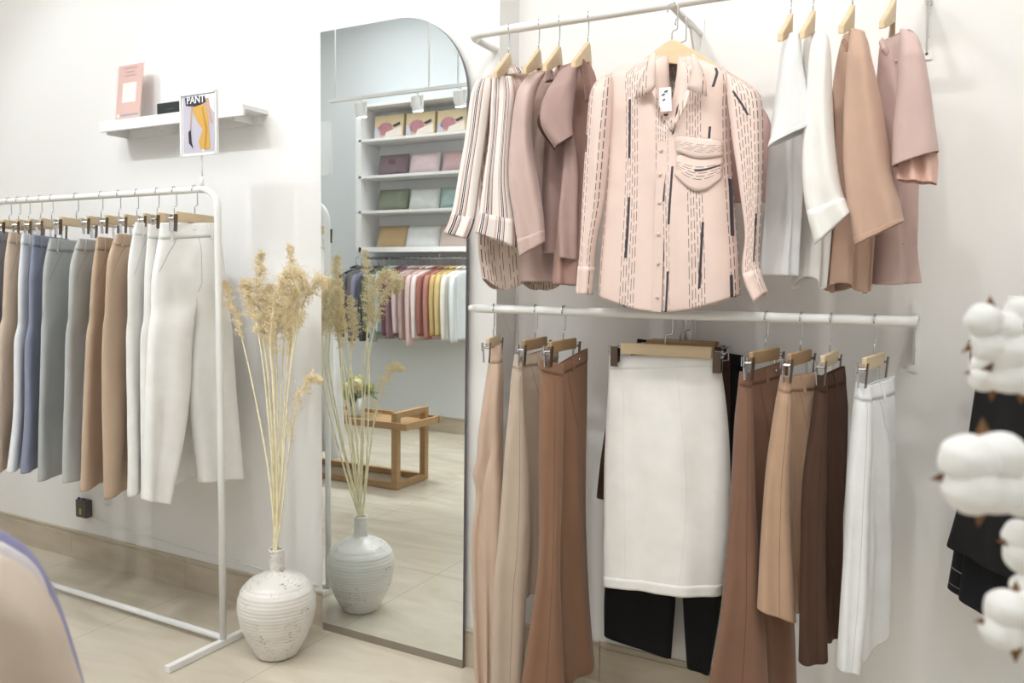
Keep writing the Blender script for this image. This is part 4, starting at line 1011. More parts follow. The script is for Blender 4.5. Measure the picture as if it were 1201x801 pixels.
# placket with buttons
b = MB(); S.strip(b, M_print, [uvpx(787, 150), uvpx(783, 250), uvpx(779, 352)], .026, .0032, seg=16); pk_ = b.build('button_placket', gs.o, solid=.002)
for y in (172, 208, 240, 276, 303, 332):
    b = MB(); u, v = uvpx(785-(y-170)*.03, y); b.ball(S.P(u, v, 1, .007), (.005, .003, .005), M_btn, 10, 6); b.build('button', gs.o, smooth=True)
# pocket
def patch(mb, m, corners, off, bow=.0, nu=8, nv=8, gather=0):
    vs = []; uvs = []
    for j in range(nv+1):
        for i in range(nu+1):
            s_, t_ = i/nu, j/nv; A = [np.array(c) for c in corners]
            p = A[0]*(1-s_)*(1-t_)+A[1]*s_*(1-t_)+A[2]*s_*t_+A[3]*(1-s_)*t_
            y = p[1]+bow*math.sin(PI*s_)*t_
            u, v = uvpx(p[0], y); vs.append(S.P(u, v, 1, off+gather*math.sin(PI*s_)*math.sin(PI*t_))); uvs.append((t_*.09+.01, s_*.14))
    fs = [(j*(nu+1)+i, j*(nu+1)+i+1, (j+1)*(nu+1)+i+1, (j+1)*(nu+1)+i) for j in range(nv) for i in range(nu)]
    mb.add(vs, fs, m, uvs)
M_pocket = mat_dashes('pink_dash_print_across', (230, 207, 197), .0075, .055, .6, .035, .10, bars=[(.050, .046, .058, .132, .006)])
M_flap = mat_dashes('pink_dash_print_flap', (230, 207, 197), .0075, .055, .6, .035, .10)
b = MB(); patch(b, M_pocket, [(803, 185), (851, 184), (850, 210), (801, 208)], .005, 18, 14, 10, gather=.006); pk2 = b.build('chest_pocket', gs.o, smooth=True, solid=.003, uv=True)
b = MB(); patch(b, M_flap, [(803, 163), (851, 167), (851, 184), (803, 181)], .010, 7, 14, 6, gather=.004); b.build('pocket_flap', pk2, smooth=True, solid=.003, uv=True)
# neck opening, collar, tag
def sheet(mb, m, pxs, depth, th=.003):  # flat polygon patch a little in front of the shirt
    pts3 = [atY(x, y, YS-depth) for x, y in pxs]; n = len(pts3)
    vs = pts3+[p+np.array([0, th, 0]) for p in pts3]
    mb.add(vs, [tuple(range(n)), tuple(range(2*n-1, n-1, -1))]+[(i, (i+1) % n, (i+1) % n+n, i+n) for i in range(n)], m, [(p[0], -p[2]) for p in vs])
def gridsheet(mb, m, left, right, depthL, depthR, n=10, th=.0, curve=.0):
    """sheet between two pixel polylines"""
    vs = []; uvs = []; K_ = len(left)
    for (a, c_) in zip(left, right):
        for i in range(n+1):
            s_ = i/n; x = a[0]+(c_[0]-a[0])*s_; y = a[1]+(c_[1]-a[1])*s_
            p = atY(x, y, YS-(depthL+(depthR-depthL)*s_)-curve*math.sin(PI*s_)); vs.append(p); uvs.append((p[0]*1.0, -p[2]))
    fs = [(j*(n+1)+i, j*(n+1)+i+1, (j+1)*(n+1)+i+1, (j+1)*(n+1)+i) for j in range(K_-1) for i in range(n)]
    mb.add(vs, fs, m, uvs)
b = MB(); gridsheet(b, M_print, [(764, 62), (757, 80), (748, 100), (745, 116)], [(768, 62), (769, 80), (769, 100), (764, 107)], .062, .070, 6, curve=.008)
gridsheet(b, M_print, [(769, 100), (770, 116), (780, 140), (786, 154)], [(764, 107), (775, 128), (782, 146), (789, 155)], .068, .068, 4)
b.build('collar', gs.o, smooth=True, solid=.003, uv=True)
b = MB(); gridsheet(b, M_print, [(811, 64), (812, 80), (808, 98), (806, 104)], [(815, 63), (823, 80), (828, 98), (829, 113)], .070, .062, 6, curve=.008)
gridsheet(b, M_print, [(806, 103), (799, 124), (791, 140), (785, 142)], [(811, 100), (805, 124), (796, 140), (789, 154)], .068, .068, 4)
b.build('collar', gs.o, smooth=True, solid=.003, uv=True)
b = MB(); sheet(b, M_lam, [(773, 103), (787, 102), (788, 130), (774, 131)], .066, .001); tgs = b.build('care_tag', gs.o); tgs['label'] = 'white brand tag in the neck'
b = MB()
for x, y, w_ in ((776, 111, 3.5), (779, 107, 4), (777, 117, 3)): sheet(b, MP['bag'], [(x, y), (x+w_, y-1.5), (x+w_, y+.3), (x, y+1.5)], .0675, .0004)
b.build('tag_print', tgs)
hp_h = np.array([XA, YS, atY(789, 46, YS)[2]+.078])
# wooden hanger standing above the collar, hooked on the arm
h = hanger(P_top, hp_h, .04, 'pale wooden hanger of the printed shirt, hooked over the rail arm', HU); h.scale = (.86, 1, 1)

# --- dark skirts on the far right (on a short wall rail behind the cotton)
YD = 2.30; zD = atY(1160, 400, YD)[2]+.10
xd0, xd1 = atY(1185, 395, YD)[0], .75
o = tag(empty('short_wall_rail', (xd1, W2, zD)), 'short white wall rail behind the cotton stems carrying the dark skirts', 'clothes rail')
b = MB(); b.tube([(xd0-.01, YD, zD), (.4, YD, zD), (.75, YD, zD)], .012, M_white, 12); b.build('rail', o, smooth=True)
for x in (xd0+.16, .70):
    b = MB(); b.tube([(x, YD, zD), (x, W2, zD)], .010, M_white, 10); b.build('arm', o, smooth=True)
M_chk = mat_check(); navy = cloth('cloth_black_navy', (12, 14, 20), 0)
GD = 'dark skirts behind the cotton'
def dark_skirt(px, rows, m, label, dy, ang):
    x = atY(px, 395, YD)[0]; P = np.array([x, YD-dy, zD])
    bottoms('skirt', label, 'skirt', GD, m, P, ang, rows, [], t=.05, pocket=False, folds=((2, .006, .1),), proto=P_clip2, hlabel='clip hanger of the '+label.split(',')[0], hgroup='clip hangers behind the cotton', band=.03)
dark_skirt(1206, [(1148, 428, 1215, 440, .03), (1136, 510, 1215, 525, .05), (1124, 590, 1215, 620, .05), (1111, 638, 1215, 690, .05)], K['black'], 'black skirt, shortest and frontmost of the dark skirts on the right', .10, -.35)
dark_skirt(1210, [(1150, 430, 1230, 440, .03), (1134, 540, 1230, 560, .05), (1120, 640, 1225, 700, .05), (1112, 687, 1222, 755, .05)], M_chk, 'black checked skirt, showing its white grid edge behind the others', .0, -.35)
dark_skirt(1216, [(1160, 430, 1235, 440, .03), (1140, 540, 1235, 560, .05), (1132, 640, 1230, 700, .05), (1125, 700, 1228, 765, .05)], navy, 'plain navy black skirt, longest of the dark skirts on the right', .05, -.35)

# ------------------------------------------------------------------ cotton stems in the foreground
def boll(px, py, R, dist, label, seed, open_=4, husk=True, tilt=(0, 0)):
    c = ray(px, py)*dist+CAM; r = R*dist/F; rg = random.Random(seed)
    view = CAM-c; view /= np.linalg.norm(view)
    rx = np.array([M[0][0], M[0][1], M[0][2]]); uz = -M[1]
    mb = MB()
    for k in range(open_):
        a = PI/4+2*PI*k/open_+rg.uniform(-.25, .25)+tilt[0]
        dd = rx*math.cos(a)+uz*math.sin(a)
        mb.ball(c+dd*r*.46+view*rg.uniform(-.1, .25)*r, (r*.60, r*.60, r*.56), M_cotton, 20, 14, lump=.045, seed=seed*7+k)
    mb.ball(c-view*r*.2, r*.6, M_cotton, 14, 10, lump=.05, seed=seed)
    o = tag(mb.build('cotton_boll', origin=c, smooth=True), label, 'cotton boll', 'white cotton bolls')
    if husk:
        for k in range(open_):
            a = 2*PI*k/open_+rg.uniform(-.15, .15)+tilt[0]
            dd = rx*math.cos(a)+uz*math.sin(a); sd = np.cross(dd, view)
            b = MB(); vs = []
            for i in range(6):
                t = i/5; w_ = r*.26*math.sin(PI*(.15+.85*t))*(1-t*.3) if i < 5 else 0
                p = c-view*r*(.45-.45*t)+dd*r*(.1+1.12*t)
                vs += [p-sd*w_, p+view*r*.05*(1-t), p+sd*w_]
            fs = []
            for i in range(5): fs += [(3*i, 3*i+1, 3*i+4, 3*i+3), (3*i+1, 3*i+2, 3*i+5, 3*i+4)]
            b.add(vs, fs, M_husk); b.build('husk', o, smooth=True, solid=.0016)
    return c
D = .62
cs = [boll(1163, 389, 35, D, 'topmost cotton boll with a pointed brown husk at its left', 1, 3, tilt=(PI*.5, 0)),
      boll(1207, 378, 33, D+.05, 'cotton boll at the picture edge beside the topmost one', 2),
      boll(1198, 426, 40, D, 'cotton boll at the edge below the topmost ones', 3),
      boll(1165, 437, 28, D+.04, 'cotton boll tucked under the topmost boll', 4),
      boll(1155, 554, 53, D-.06, 'largest four lobed cotton boll in front of the dark skirts', 5),
      boll(1214, 575, 40, D, 'cotton boll cut by the picture edge right of the largest', 6),
      boll(1212, 640, 36, D+.03, 'cotton boll at the edge between the largest and the lowest', 7),
      boll(1191, 729, 40, D-.03, 'lowest cotton boll near the bottom of the dark skirts', 8),
      boll(1212, 700, 30, D+.03, 'small cotton boll just above the lowest one', 9)]
base = ray(1290, 1150)*.75+CAM
for i, grp in enumerate(((0, 1, 2, 3), (4, 5), (6, 7, 8))):
    mb = MB(); t0 = cs[grp[0]]
    far = np.array([M[2][0], M[2][1], M[2][2]])
    spine_px = [(1290, 1150), (1262, 900), (1238, 700), (1225, 520), (1212, 440)][:5-i]
    sp = [ray(x, y)*(D+.06+.02*i)+CAM for x, y in spine_px]
    pts = []
    for k in range(len(sp)-1):
        for q in range(5): pts.append(cat(sp[max(k-1, 0)], sp[k], sp[k+1], sp[min(k+2, len(sp)-1)], q/5))
    pts.append(sp[-1]); mb.tube(pts, .0032, M_husk, 8)
    for g_ in grp:
        c = cs[g_]+far*.012; j = min(range(len(pts)), key=lambda q: np.linalg.norm(pts[q]-c)+(.03 if pts[q][2] > c[2] else 0)); s0 = pts[max(0, j-2)]
        mb.tube([s0, s0*.6+c*.4+far*.01, s0*.25+c*.75+far*.008, c], .0022, M_husk, 6)
    tag(mb.build('cotton_branch', origin=base, smooth=True), ['brown twig carrying the four topmost cotton bolls', 'brown twig carrying the largest cotton boll', 'brown twig carrying the lowest cotton bolls'][i], 'branch', 'cotton twigs')
# pot the twigs stand in, on a small stand below the frame
pb = ray(1290, 1150)*(D+.08)+CAM
mb = MB(); mb.lathe([(0, 0), (.05, 0), (.06, .05), (.045, .2), (.03, .24), (.034, .26), (.028, .26), (.026, .2), (0, .19)], (pb[0], pb[1], pb[2]-.2), mat('stoneware', (200, 196, 190), .5), 28)
tag(mb.build('cotton_vase', origin=(pb[0], pb[1], pb[2]-.2), smooth=True), 'pale stoneware vase holding the cotton twigs', 'vase')
zz = pb[2]-.2
mb = MB(); mb.box((pb[0]+.05, pb[1]-.0, zz-.012), (.16, .14, .012), M_bench)
for a_ in (-1, 1):
    for c_ in (-1, 1): mb.box((pb[0]+.05+a_*.13, pb[1]+c_*.11, (zz-.024)/2), (.014, .014, (zz-.024)/2), M_bench)
tag(mb.build('plant_stand', origin=(pb[0], pb[1], 0)), 'small oak stand under the cotton vase', 'stand')

# ------------------------------------------------------------------ foreground tops, bottom left
FD = .95
f = ray(20, 650); f = f/np.linalg.norm(f[:2])
Pf = f*FD; Pf = np.array([Pf[0], Pf[1], 0]); fa_ = math.atan2(-Pf[0], Pf[1])
K['cream'] = cloth('cloth_cream', (208, 192, 176)); K['lav'] = cloth('cloth_lavender', (142, 140, 178)); K['pale'] = cloth('cloth_pale_lilac', (216, 210, 214))
GF = 'tops hanging in the near left corner'
def ftop(rows, m, n_, label, folds):
    P = Pf+f*np.array([1, 1, 0])*n_; P[2] = 0
    T = Tube(rows_px(rows, P, fa_+.1, .05), folds=folds, ramp=.2); mb = MB(); T.mesh(mb, m, 30, 40)
    return T, tag(mb.build('blouse', origin=T.P(.5, 0), smooth=True, solid=SOL, uv=True), label, 'blouse', GF)
T1, o1 = ftop([(-330, 622, -10, 618, .03), (-380, 640, 30, 640, .06), (-400, 680, 62, 690, .08), (-405, 760, 92, 780, .09), (-410, 900, 122, 900, .09), (-410, 1000, 140, 1000, .09)], K['lav'], .10, 'lavender top, rearmost of the tops in the near left corner', ((2, .008, .1),))
T2, o2 = ftop([(-320, 632, 2, 636, .03), (-370, 648, 38, 660, .05), (-400, 690, 58, 700, .07), (-405, 780, 80, 790, .08), (-410, 950, 100, 950, .08)], K['pale'], .05, 'pale lilac top between the lavender and cream tops', ((2, .008, .3),))
T3, o3 = ftop([(-320, 652, -2, 650, .03), (-370, 665, 34, 668, .06), (-390, 700, 62, 706, .09), (-395, 760, 84, 770, .10), (-400, 860, 112, 860, .10), (-405, 1000, 140, 1000, .10)], K['cream'], .0, 'cream beige top nearest the camera in the near left corner', ((1.8, .020, .45), (4, .004, .2)))
zf = T3.P(.5, 0)[2]+.060
xr_ = [T.P(.5, 0) for T in (T3, T2, T1)]
P_f = empty('front_rail', (0, 0, 0))
bpy.data.objects.remove(P_f)
c0 = xr_[0]-f*np.array([1, 1, 0])*.12; c1 = xr_[2]+f*np.array([1, 1, 0])*.35; c0[2] = c1[2] = zf
o = tag(empty('low_display_rail', (c0[0], c0[1], 0)), 'low white display rail carrying the tops in the near left corner', 'clothes rack')
b = MB(); b.tube([c0, (c0+c1)/2, c1], .012, M_white, 12); b.build('rail', o, smooth=True)
for q in (c0, c1):
    b = MB(); b.tube([q, (q[0], q[1], zf/2), (q[0], q[1], 0)], .012, M_white, 12); b.build('leg', o, smooth=True)
for T, w_ in ((T3, 'cream beige'), (T2, 'pale lilac'), (T1, 'lavender')):
    p = (T.P(.5, 0)+T.P(.5, 0, -1))/2; p[2] = zf; hanger(P_top, p, fa_+.1, 'wooden hanger of the %s top in the near left corner' % w_, 'hangers in the near left corner').scale = (.8, 1, 1)

# ------------------------------------------------------------------ what the mirror shows: the wall behind the camera
YVB = 2*YM-YB                     # back wall as seen in the mirror
YVF = YVB-.28                     # front of the shelves
yf = YB+.28
ux0 = mir(421, 290, YVF)[0]; ux1 = -3.05
zs = [mir(430, 165, YVF)[2], mir(430, 208, YVF)[2], mir(430, 249, YVF)[2], mir(426, 293, YVF)[2]]
zt_u = mir(430, 127, YVF)[2]+.02
sv = tag(empty('shelving_unit', ((ux0+ux1)/2, YB, zs[3])), 'white wall shelving with packed garments, seen in the mirror', 'shelves')
for x in (ux0, ux1):
    b = MB(); b.box((x, YB+.14, (zs[3]+zt_u)/2), (.03 if x == ux0 else .015, .14, (zt_u-zs[3])/2+.02), M_lam); b.build('side_panel', sv)
for i, z in enumerate(zs+[zt_u]):
    b = MB(); th = .022 if i == 3 else .012; b.box(((ux0+ux1)/2, YB+.14, z), ((ux1-ux0)/2, .14, th), M_lam); b.build('shelf_board', sv, bevel=.002)
b = MB(); b.box(((ux0+ux1)/2, YB+.004, (zs[3]+zt_u)/2), ((ux1-ux0)/2, .004, (zt_u-zs[3])/2), M_lam); b.build('back_panel', sv)
# things on the shelves
def prop(c0, w, h, th, lean, mb_fn):
    pass
pk_rows = [(0, [(431, 466, (176, 146, 104)), (468, 503, (176, 146, 104)), (505, 540, (176, 146, 104))], 133, 161),
           (1, [(431, 467, (96, 64, 74)), (468, 505, (206, 184, 186)), (507, 545, (184, 148, 148))], 178, 204),
           (2, [(431, 467, (104, 112, 84)), (468, 505, (206, 208, 202)), (505, 541, (144, 168, 162))], 219, 245),
           (3, [(430, 467, (180, 148, 96)), (464, 505, (222, 222, 222)), (504, 543, (206, 186, 174))], 261, 288)]
names = [['left', 'middle', 'right'], ['plum', 'pale pink', 'rose pink'], ['olive green', 'off white', 'aqua'], ['mustard', 'white', 'pale beige']]
M_box = mat('cardboard_print_yellow', (200, 180, 144), .5); M_rose = mat('print_rose', (176, 120, 128), .5, var=.25, vscale=60); M_hand = mat('print_pale', (228, 216, 204), .5); M_card = mat('kraft_card', (176, 138, 92), .7)
for r, items, yt, yb in pk_rows:
    for i, (xa_, xb_, colr) in enumerate(items):
        A = mir(xa_, (yt+yb)/2, YVF-.03); B = mir(xb_, (yt+yb)/2, YVF-.03); hgt = (mir(xa_, yt, YVF-.03)[2]-mir(xa_, yb, YVF-.03)[2])
        x0, x1 = A[0]+.006, B[0]-.006; z0 = zs[r]+.013; y0 = yf-.07; hgt = min(hgt, .26)
        lean = .22 if r else .08
        def tp(u, v, d, x0=x0, x1=x1, z0=z0, y0=y0, hgt=hgt, lean=lean): # d: forward from the back face
            return (x0+(x1-x0)*u, y0-v*hgt*lean-.045+d, z0+v*hgt)
        mb = MB()
        if r == 0:
            th = .05
            vs = [tp(u, v, d) for d in (0, th) for u, v in ((0, 0), (1, 0), (1, 1), (0, 1))]
            mb.add(vs, [(0, 3, 2, 1), (4, 5, 6, 7), (0, 1, 5, 4), (1, 2, 6, 5), (2, 3, 7, 6), (3, 0, 4, 7)], M_box)
            o = tag(mb.build('gift_box', origin=((x0+x1)/2, y0, z0)), names[0][i]+' one of three picture boxes on the top shelf in the mirror', 'box', 'picture boxes on the top shelf')
            b = MB()
            vs = [tp(.5+.27*math.cos(q*PI/8)-.12, .42+.28*math.sin(q*PI/8), th+.001) for q in range(16)]; b.add(vs, [tuple(range(16))], M_rose)
            b.add([tp(u, v, th+.0015) for u, v in ((.42, .28), (.95, .5), (.97, .1), (.35, .05))], [(0, 1, 2, 3)], M_hand)
            b.add([tp(u, v, th+.002) for u, v in ((.62, .55), (.88, .68), (.90, .56), (.70, .46))], [(0, 1, 2, 3)], MP['dark'])
            b.add([tp(u, v, th+.001) for u, v in ((.01, .02), (.20, .05), (.22, .45), (.01, .5))], [(0, 1, 2, 3)], MP['lav'])
            b.build('cover_picture', o)
        else:
            m = cloth('packed_%d_%d_%d' % colr, colr, rough=.7)
            NU_, NV_ = 10, 8; rg = random.Random(r*9+i); vs = []
            ph = [rg.uniform(0, 6) for _ in range(4)]
            for side in (1, 0):
                for j in range(NV_+1):
                    for k in range(NU_+1):
                        u, v = k/NU_, j/NV_; e_ = (1-abs(2*u-1)**6)*(1-abs(2*v-1)**6)
                        d = (.045+.006*math.sin(5*u+ph[0]+3*v)+.004*math.sin(9*v+ph[1]))*e_+.004 if side else 0
                        vs.append(tp(u, v, d))
            n1 = (NU_+1)*(NV_+1); fs = []
            for j in range(NV_):
                for k in range(NU_):
                    q_ = j*(NU_+1)+k; fs.append((q_, q_+1, q_+NU_+2, q_+NU_+1)); fs.append((n1+q_, n1+q_+NU_+1, n1+q_+NU_+2, n1+q_+1))
            rim = [k for k in range(NU_+1)]+[j*(NU_+1)+NU_ for j in range(1, NV_+1)]+[NV_*(NU_+1)+k for k in range(NU_-1, -1, -1)]+[j*(NU_+1) for j in range(NV_-1, 0, -1)]
            for q_ in range(len(rim)): a1, a2 = rim[q_], rim[(q_+1) % len(rim)]; fs.append((a1, n1+a1, n1+a2, a2))
            mb.add(vs, fs, m)
            o = tag(mb.build('packed_garment', origin=((x0+x1)/2, y0, z0), smooth=True), names[r][i]+' folded garment in clear wrapping on a shelf in the mirror', 'packed garment', 'wrapped garments on the shelves')
            b = MB(); v2 = []
            for j in range(7):
                for k in range(9):
                    u, v = k/8, j/6; e_ = (1-abs(2*u-1)**8)*(1-abs(2*v-1)**8)
                    v2.append(tp(-.01+1.02*u, -.0+1.02*v, .006+(.052+.006*math.sin(11*u+ph[2]+7*v)+.004*math.sin(15*v-8*u))*e_))
            b.add(v2, [(j*9+k, j*9+k+1, (j+1)*9+k+1, (j+1)*9+k) for j in range(6) for k in range(8)], M_film); b.build('plastic_wrap', o)
# rail under the shelves with tops
zr = mir(450, 301, YVF+.06)[2]; yr = YB+.21
zr = zs[3]-.075
o = tag(empty('garment_rail', ((ux0+ux1)/2, yr, zr)), 'silver rail under the shelving full of coloured tops, seen in the mirror', 'clothes rail')
b = MB(); b.tube([(ux0, yr, zr), (ux1, yr, zr)], .011, M_chrome, 12); b.build('rail', o, smooth=True)
for x in (ux0+.03, (ux0+ux1)/2, ux1-.03):
    b = MB(); b.tube([(x, yr, zr), (x, yr, zs[3]-.02)], .008, M_chrome, 8); b.build('support', o, smooth=True)
cl = [('black', (41, 43, 47)), ('slate grey', (120, 121, 128)), ('grey brown', (108, 100, 96)), ('lavender', (138, 136, 158)), ('charcoal green', (65, 69, 67)), ('olive', (107, 110, 90)), ('light sage', (157, 165, 157)),
      ('pale aqua', (168, 184, 186)), ('burgundy', (100, 55, 63)), ('mauve plum', (128, 98, 106)), ('pale rose', (195, 175, 175)), ('rose beige', (169, 142, 136)), ('blush', (199, 173, 168)), ('off white pink', (213, 200, 196)),
      ('rust', (144, 91, 80)), ('terracotta', (161, 110, 95)), ('mustard', (178, 152, 100)), ('yellow', (188, 166, 113)), ('pale cream', (209, 205, 196)), ('pale grey blue', (200, 204, 205))]
def hung_top(x, colr, label, seed):
    rg = random.Random(seed); m = cloth('top_%d_%d_%d' % colr, colr); z = zr-.10; ln = .56+rg.uniform(-.04, .06)
    yaw = PI/2+.25+rg.uniform(-.08, .08); d = d2(yaw); P = np.array([x, yr, 0])
    def row(a_, b_, zz_, t): return (P+d*a_+np.array([0, 0, zz_]), P+d*b_+np.array([0, 0, zz_]), t)
    nn = np.array([d[1], -d[0], 0])
    fl = ((1.6, .008, rg.random()),)
    T = Tube([row(-.07, .07, z, .01), row(-.19, .19, z-.05, .035), row(-.20, .20, z-.12, .05), row(-.19, .19, z-.3, .05), row(-.20, .20, z-ln, .055)], n=nn, folds=fl, ramp=.3)
    mb = MB(); T.mesh(mb, m, 14, 16)
    o = tag(mb.build('hanging_top', origin=(x, yr, z), smooth=True, uv=True, solid=.002), label, 'top', 'coloured tops on the rail in the mirror')
    S_ = Tube([row(.16, .205, z-.045, .02), row(.17, .24, z-.10, .05), row(.17, .25, z-.3, .045), row(.16, .235, z-ln-.01+rg.uniform(-.05, .02), .04)], n=nn, folds=((1, .006, .2),), ramp=.2)
    b = MB(); S_.mesh(b, m, 10, 14); b.build('sleeve', o, smooth=True, solid=.002)
    b = MB(); b.tube([P+d*a_+np.array([0, 0, z+.012+.012*math.cos(a_*20)]) for a_ in (-.08, -.04, 0, .04, .08)], [.008, .012, .014, .012, .008], m, 8); b.build('collar', o, smooth=True)
    return yaw
xs0 = mir(419, 330, YVF+.06)[0]
for i, (nm, colr) in enumerate(cl):
    x = xs0+i*.0635; yw = hung_top(x, colr, '%s top on the rail seen in the mirror' % nm, 50+i)
    hanger(P_top, (x, yr, zr), yw, 'wooden hanger of the %s top seen in the mirror' % nm, 'hangers on the rail in the mirror')

# bench with flowers
bx1 = atZ(466, 575, 0)[0]; by0 = 2*YM-atZ(507, 562, 0)[1]; by1 = 2*YM-atZ(466, 575, 0)[1]
hzb = mir(462, 500, 2*YM-by1)[2]; hzt = mir(460, 484, 2*YM-by1)[2]; bx0 = bx1-1.05; q = .022
bn = tag(empty('oak_bench', ((bx0+bx1)/2, (by0+by1)/2, 0)), 'low oak tray bench with raised end handles, seen in the mirror', 'bench')
for x in (bx0, bx1-q):
    for y in (by0+q, by1-q):
        b = MB(); b.box((x, y, hzt/2), (q, q, hzt/2), M_bench); b.build('leg', bn, bevel=.002)
    for z, nm in ((q, 'floor_stretcher'), (hzt-q*.8, 'end_handle')):
        b = MB(); b.box((x, (by0+by1)/2, z), (q*.9, (by1-by0)/2-2*q, q*.8), M_bench); b.build(nm, bn)
for y in (by0+q, by1-q):
    b = MB(); b.box(((bx0+bx1)/2-q/2, y, q), ((bx1-bx0)/2-1.5*q, q*.9, q*.8), M_bench); b.build('long_stretcher', bn)
    b = MB(); b.box(((bx0+bx1)/2, y+(.03 if y > (by0+by1)/2 else -.03), hzb+.005), ((bx1-bx0)/2+.09, q*.5, q), M_bench); b.build('tray_edge', bn)
for x in (bx0-.09, bx1+.07):
    b = MB(); b.box((x, (by0+by1)/2, hzb+.005), (q*.5, (by1-by0)/2+.01, q), M_bench); b.build('tray_edge', bn)
b = MB(); b.box(((bx0+bx1)/2, (by0+by1)/2, hzb-.008), ((bx1-bx0)/2+.07, (by1-by0)/2-.0, .009), M_bench); b.build('tray_top', bn)
fxp = mir(420, 455, 2*YM-(by0+by1)/2); fx = fxp[0]; fy = (by0+by1)/2; zb0 = hzb+.002
fl = tag(empty('flower_arrangement', (fx, fy, zb0)), 'green and cream hydrangeas in a glass vase on the oak bench, in the mirror', 'flowers')
zc = fxp[2]
b = MB(); b.lathe([(0, 0), (.045, 0), (.05, .02), (.05, .13), (.046, .13), (.045, .02), (0, .01)], (fx, fy, zb0), mat('frosted_glass_vase', (216, 222, 222), .2), 24); b.build('glass_vase', fl, smooth=True)
M_gr = [mat('hydrangea_green', (170, 178, 110), .8, var=.2, vscale=60), mat('hydrangea_cream', (222, 214, 170), .8, var=.1, vscale=60), mat('leaf_green', (70, 92, 56), .6, var=.2)]
rg = random.Random(4)
for k in range(7):
    a = 2*PI*k/7; c = np.array([fx+.075*math.cos(a)*(k > 0), fy+.075*math.sin(a)*(k > 0), zc+.0+.04*math.sin(k*2.1)+(.05 if k == 0 else 0)])
    b = MB()
    for _ in range(60):
        d = np.array([rg.gauss(0, 1) for _ in range(3)]); d /= np.linalg.norm(d); p = c+d*.042
        s1 = np.cross(d, [0, 0, 1.01]); s1 /= np.linalg.norm(s1); s2 = np.cross(d, s1)
        for t_ in range(4):
            aa = t_*PI/2+rg.random(); e1 = (s1*math.cos(aa)+s2*math.sin(aa))*.011; e2 = (s1*math.cos(aa+1.2)+s2*math.sin(aa+1.2))*.008
            b.add([p, p+e1, p+e1*.9+e2*.9+d*.002, p+e2], [(0, 1, 2, 3)], M_gr[k % 2])
    b.ball(c, .036, M_gr[k % 2], 10, 7)
    b.tube([c, (c[0]*.3+fx*.7, c[1]*.3+fy*.7, zb0+.05)], .003, M_gr[2], 5); b.build('flower_head', fl)
for k in range(12):
    a = rg.uniform(0, 6.28); c = np.array([fx+.06*math.cos(a), fy+.06*math.sin(a), zc-.03]); d = np.array([math.cos(a), math.sin(a), rg.uniform(-.5, .3)]); s1 = np.cross(d, [0, 0, 1]); s1 /= np.linalg.norm(s1)
    b = MB(); vs = []
    for i in range(6): t = i/5; w_ = .026*math.sin(PI*t); p = c+d*.10*t+np.array([0, 0, -.03*t*t]); vs += [p-s1*w_, p+np.array([0, 0, .004]), p+s1*w_]
    b.add(vs, [f_ for i in range(5) for f_ in ((3*i, 3*i+1, 3*i+4, 3*i+3), (3*i+1, 3*i+2, 3*i+5, 3*i+4))], M_gr[2]); b.build('leaf', fl, smooth=True)

# ceiling track with spotlights (seen in the mirror) and one over the front wall
def lamp_spot(loc, target, power, size=1.1, blend=.6, col=(1, .965, .92), rad=.04):
    l = bpy.data.lights.new('spot', 'SPOT'); l.energy = power; l.spot_size = size; l.spot_blend = blend; l.color = col; l.shadow_soft_size = rad
    o = bpy.data.objects.new('spot_lamp', l); COL.objects.link(o); o.location = tuple(loc)
    o.rotation_euler = (Vector(target)-Vector(loc)).to_track_quat('-Z', 'Y').to_euler(); return o
def track(name, y, z, x0, x1, heads, label, rods, hlabels, hgroup):
    o = tag(empty(name, ((x0+x1)/2, y, z)), label, 'light track')
    b = MB(); b.box(((x0+x1)/2, y, z), ((x1-x0)/2, .016, .012), M_white); b.build('track_bar', o)
    for x in rods:
        b = MB(); b.tube([(x, y, z+.01), (x, y, CEIL)], .006, M_white, 8); b.build('suspension_rod', o, smooth=True)
    for (hx, tgt, pw, sz, *cc_), hl in zip(heads, hlabels):
        p = np.array([hx, y, z-.09]); d = np.array(tgt, float)-p; d /= np.linalg.norm(d)
        h_ = tag(empty('spotlight', (hx, y, z)), hl, 'spotlight', hgroup)
        b = MB(); b.tube([(hx, y, z-.01), (hx, y, z-.05)], .008, M_white, 8); b.box((hx+.045, y, z-.075), (.003, .012, .04), M_white); b.box((hx-.045, y, z-.075), (.003, .012, .04), M_white); b.box((hx, y, z-.04), (.045, .012, .003), M_white); b.build('yoke', h_)
        b = MB(); b.tube([p-d*.055, p-d*.05, p+d*.055], [.03, .04, .042], M_white, 24); b.build('lamp_housing', h_, smooth=False, bevel=.003)
        b = MB(); b.tube([p+d*.056, p+d*.0575], .036, M_lens, 24); b.build('lamp_face', h_)
        lamp_spot(p+d*.085, tgt, pw, sz, col=cc_[0] if cc_ else (1, .98, .95))
YT = 4.9
pt0, pt1 = mir(388, 119, YT), mir(560, 98, YT); zT = (pt0[2]+pt1[2])/2; yT = pt0[1]
hd = []
for px in (424, 490, 540): x = mir(px, 115, YT)[0]; hd.append((x, (x+.12, mir(388, 119, YT)[1]-.45, 0), 60, 1.5))
track('ceiling_track', yT, zT, pt0[0], pt1[0]+.6, hd, 'white suspended spotlight track seen in the mirror', [mir(394, 80, YT)[0], mir(504, 80, YT)[0], mir(521, 80, YT)[0]+.12],
      ['left spotlight on the track in the mirror', 'middle spotlight on the track in the mirror', 'right spotlight on the track in the mirror'], 'spotlights on the mirrored track')
SPW = 42
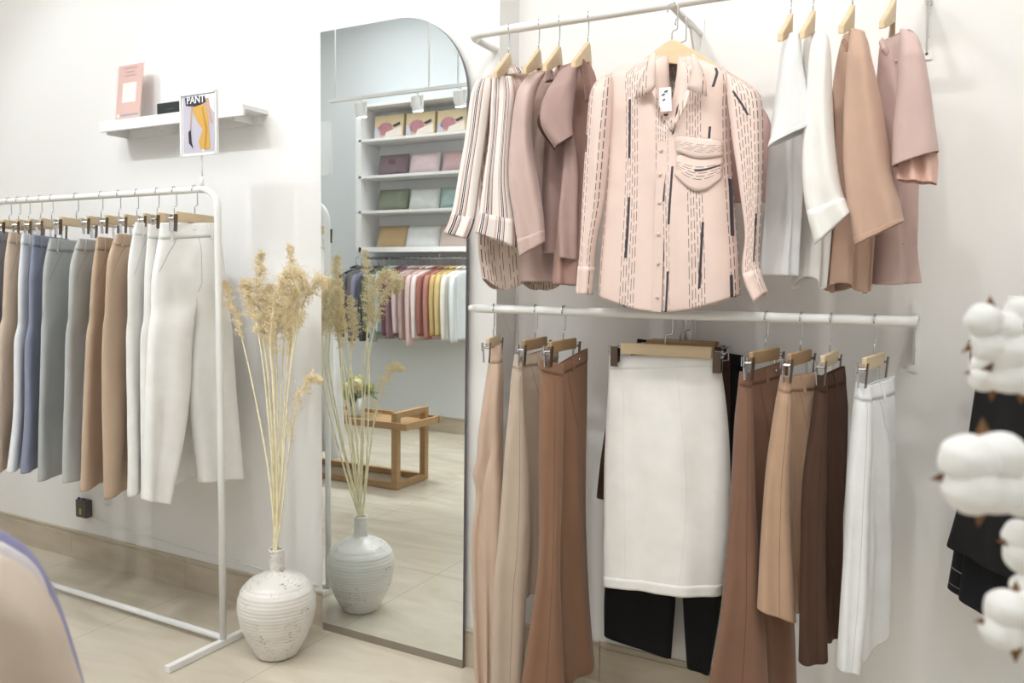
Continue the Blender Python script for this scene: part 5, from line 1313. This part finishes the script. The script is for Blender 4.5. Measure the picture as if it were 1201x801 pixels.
heads = [(-3.6, (-3.3, W, 1.45), 58, 1.15, (.90, .96, 1)), (-2.5, (-2.3, W, 1.3), 60, 1.15, (.92, .97, 1)), (-1.3, (-1.2, W2, 1.35), 44, 1.2, (1, .99, .98)), (-.5, (-.55, W2, 1.3), 42, 1.2, (1, .98, .95)), (.35, (.15, W2, 1.5), 46, 1.2, (1, .94, .86))]
track('ceiling_track', .55, 3.45, -4.3, 1.1, heads, 'white spotlight track over the clothes, above the view', [-4, -1.6, .8],
      ['track spotlight aimed at the clothes rack', 'track spotlight aimed at the mirror side', 'track spotlight aimed at the striped blouse', 'track spotlight aimed at the white skirt', 'track spotlight aimed at the cotton side'], 'spotlights above the clothes')
# glowing panels added at the ceiling for ambient fill, not known fixtures
M_panel = mat('added_fill_glow', (252, 252, 251), .6, emit=13.5, var=0)
for x, y in ((-5.0, .4), (-3.3, .9), (-4.4, -.5), (-3.0, -.4), (-1.7, .9), (-1.8, -.6), (-.1, .7), (.2, -.7), (1.4, .6)):
    o = tag(empty('added_fill_panel', (x, y, CEIL)), 'added square fill panel brightening the room, above the view', 'ceiling light', 'added fill panels')
    b = MB(); b.box((x, y, CEIL-.012), (.32, .32, .012), M_white); b.build('housing', o)
    b = MB(); b.box((x, y, CEIL-.026), (.30, .30, .002), M_panel); b.build('diffuser', o)

# remove hanger prototypes (only copies stay)
for p in protos:
    for ch in list(p.children): bpy.data.objects.remove(ch)
    bpy.data.objects.remove(p)
for o in bpy.data.objects:
    if '_o' in o: del o['_o']

w = bpy.data.worlds.new('world'); sc.world = w; w.use_nodes = True
w.node_tree.nodes['Background'].inputs[0].default_value = (.8, .85, .9, 1); w.node_tree.nodes['Background'].inputs[1].default_value = .3
sc.view_settings.view_transform = 'Standard'; sc.view_settings.look = 'None'; sc.view_settings.gamma = 1; sc.view_settings.exposure = -.30
try: sc.cycles.use_denoising = True; sc.cycles.max_bounces = 8; sc.cycles.diffuse_bounces = 5; sc.cycles.sample_clamp_indirect = 6
except Exception as e_: print(e_)
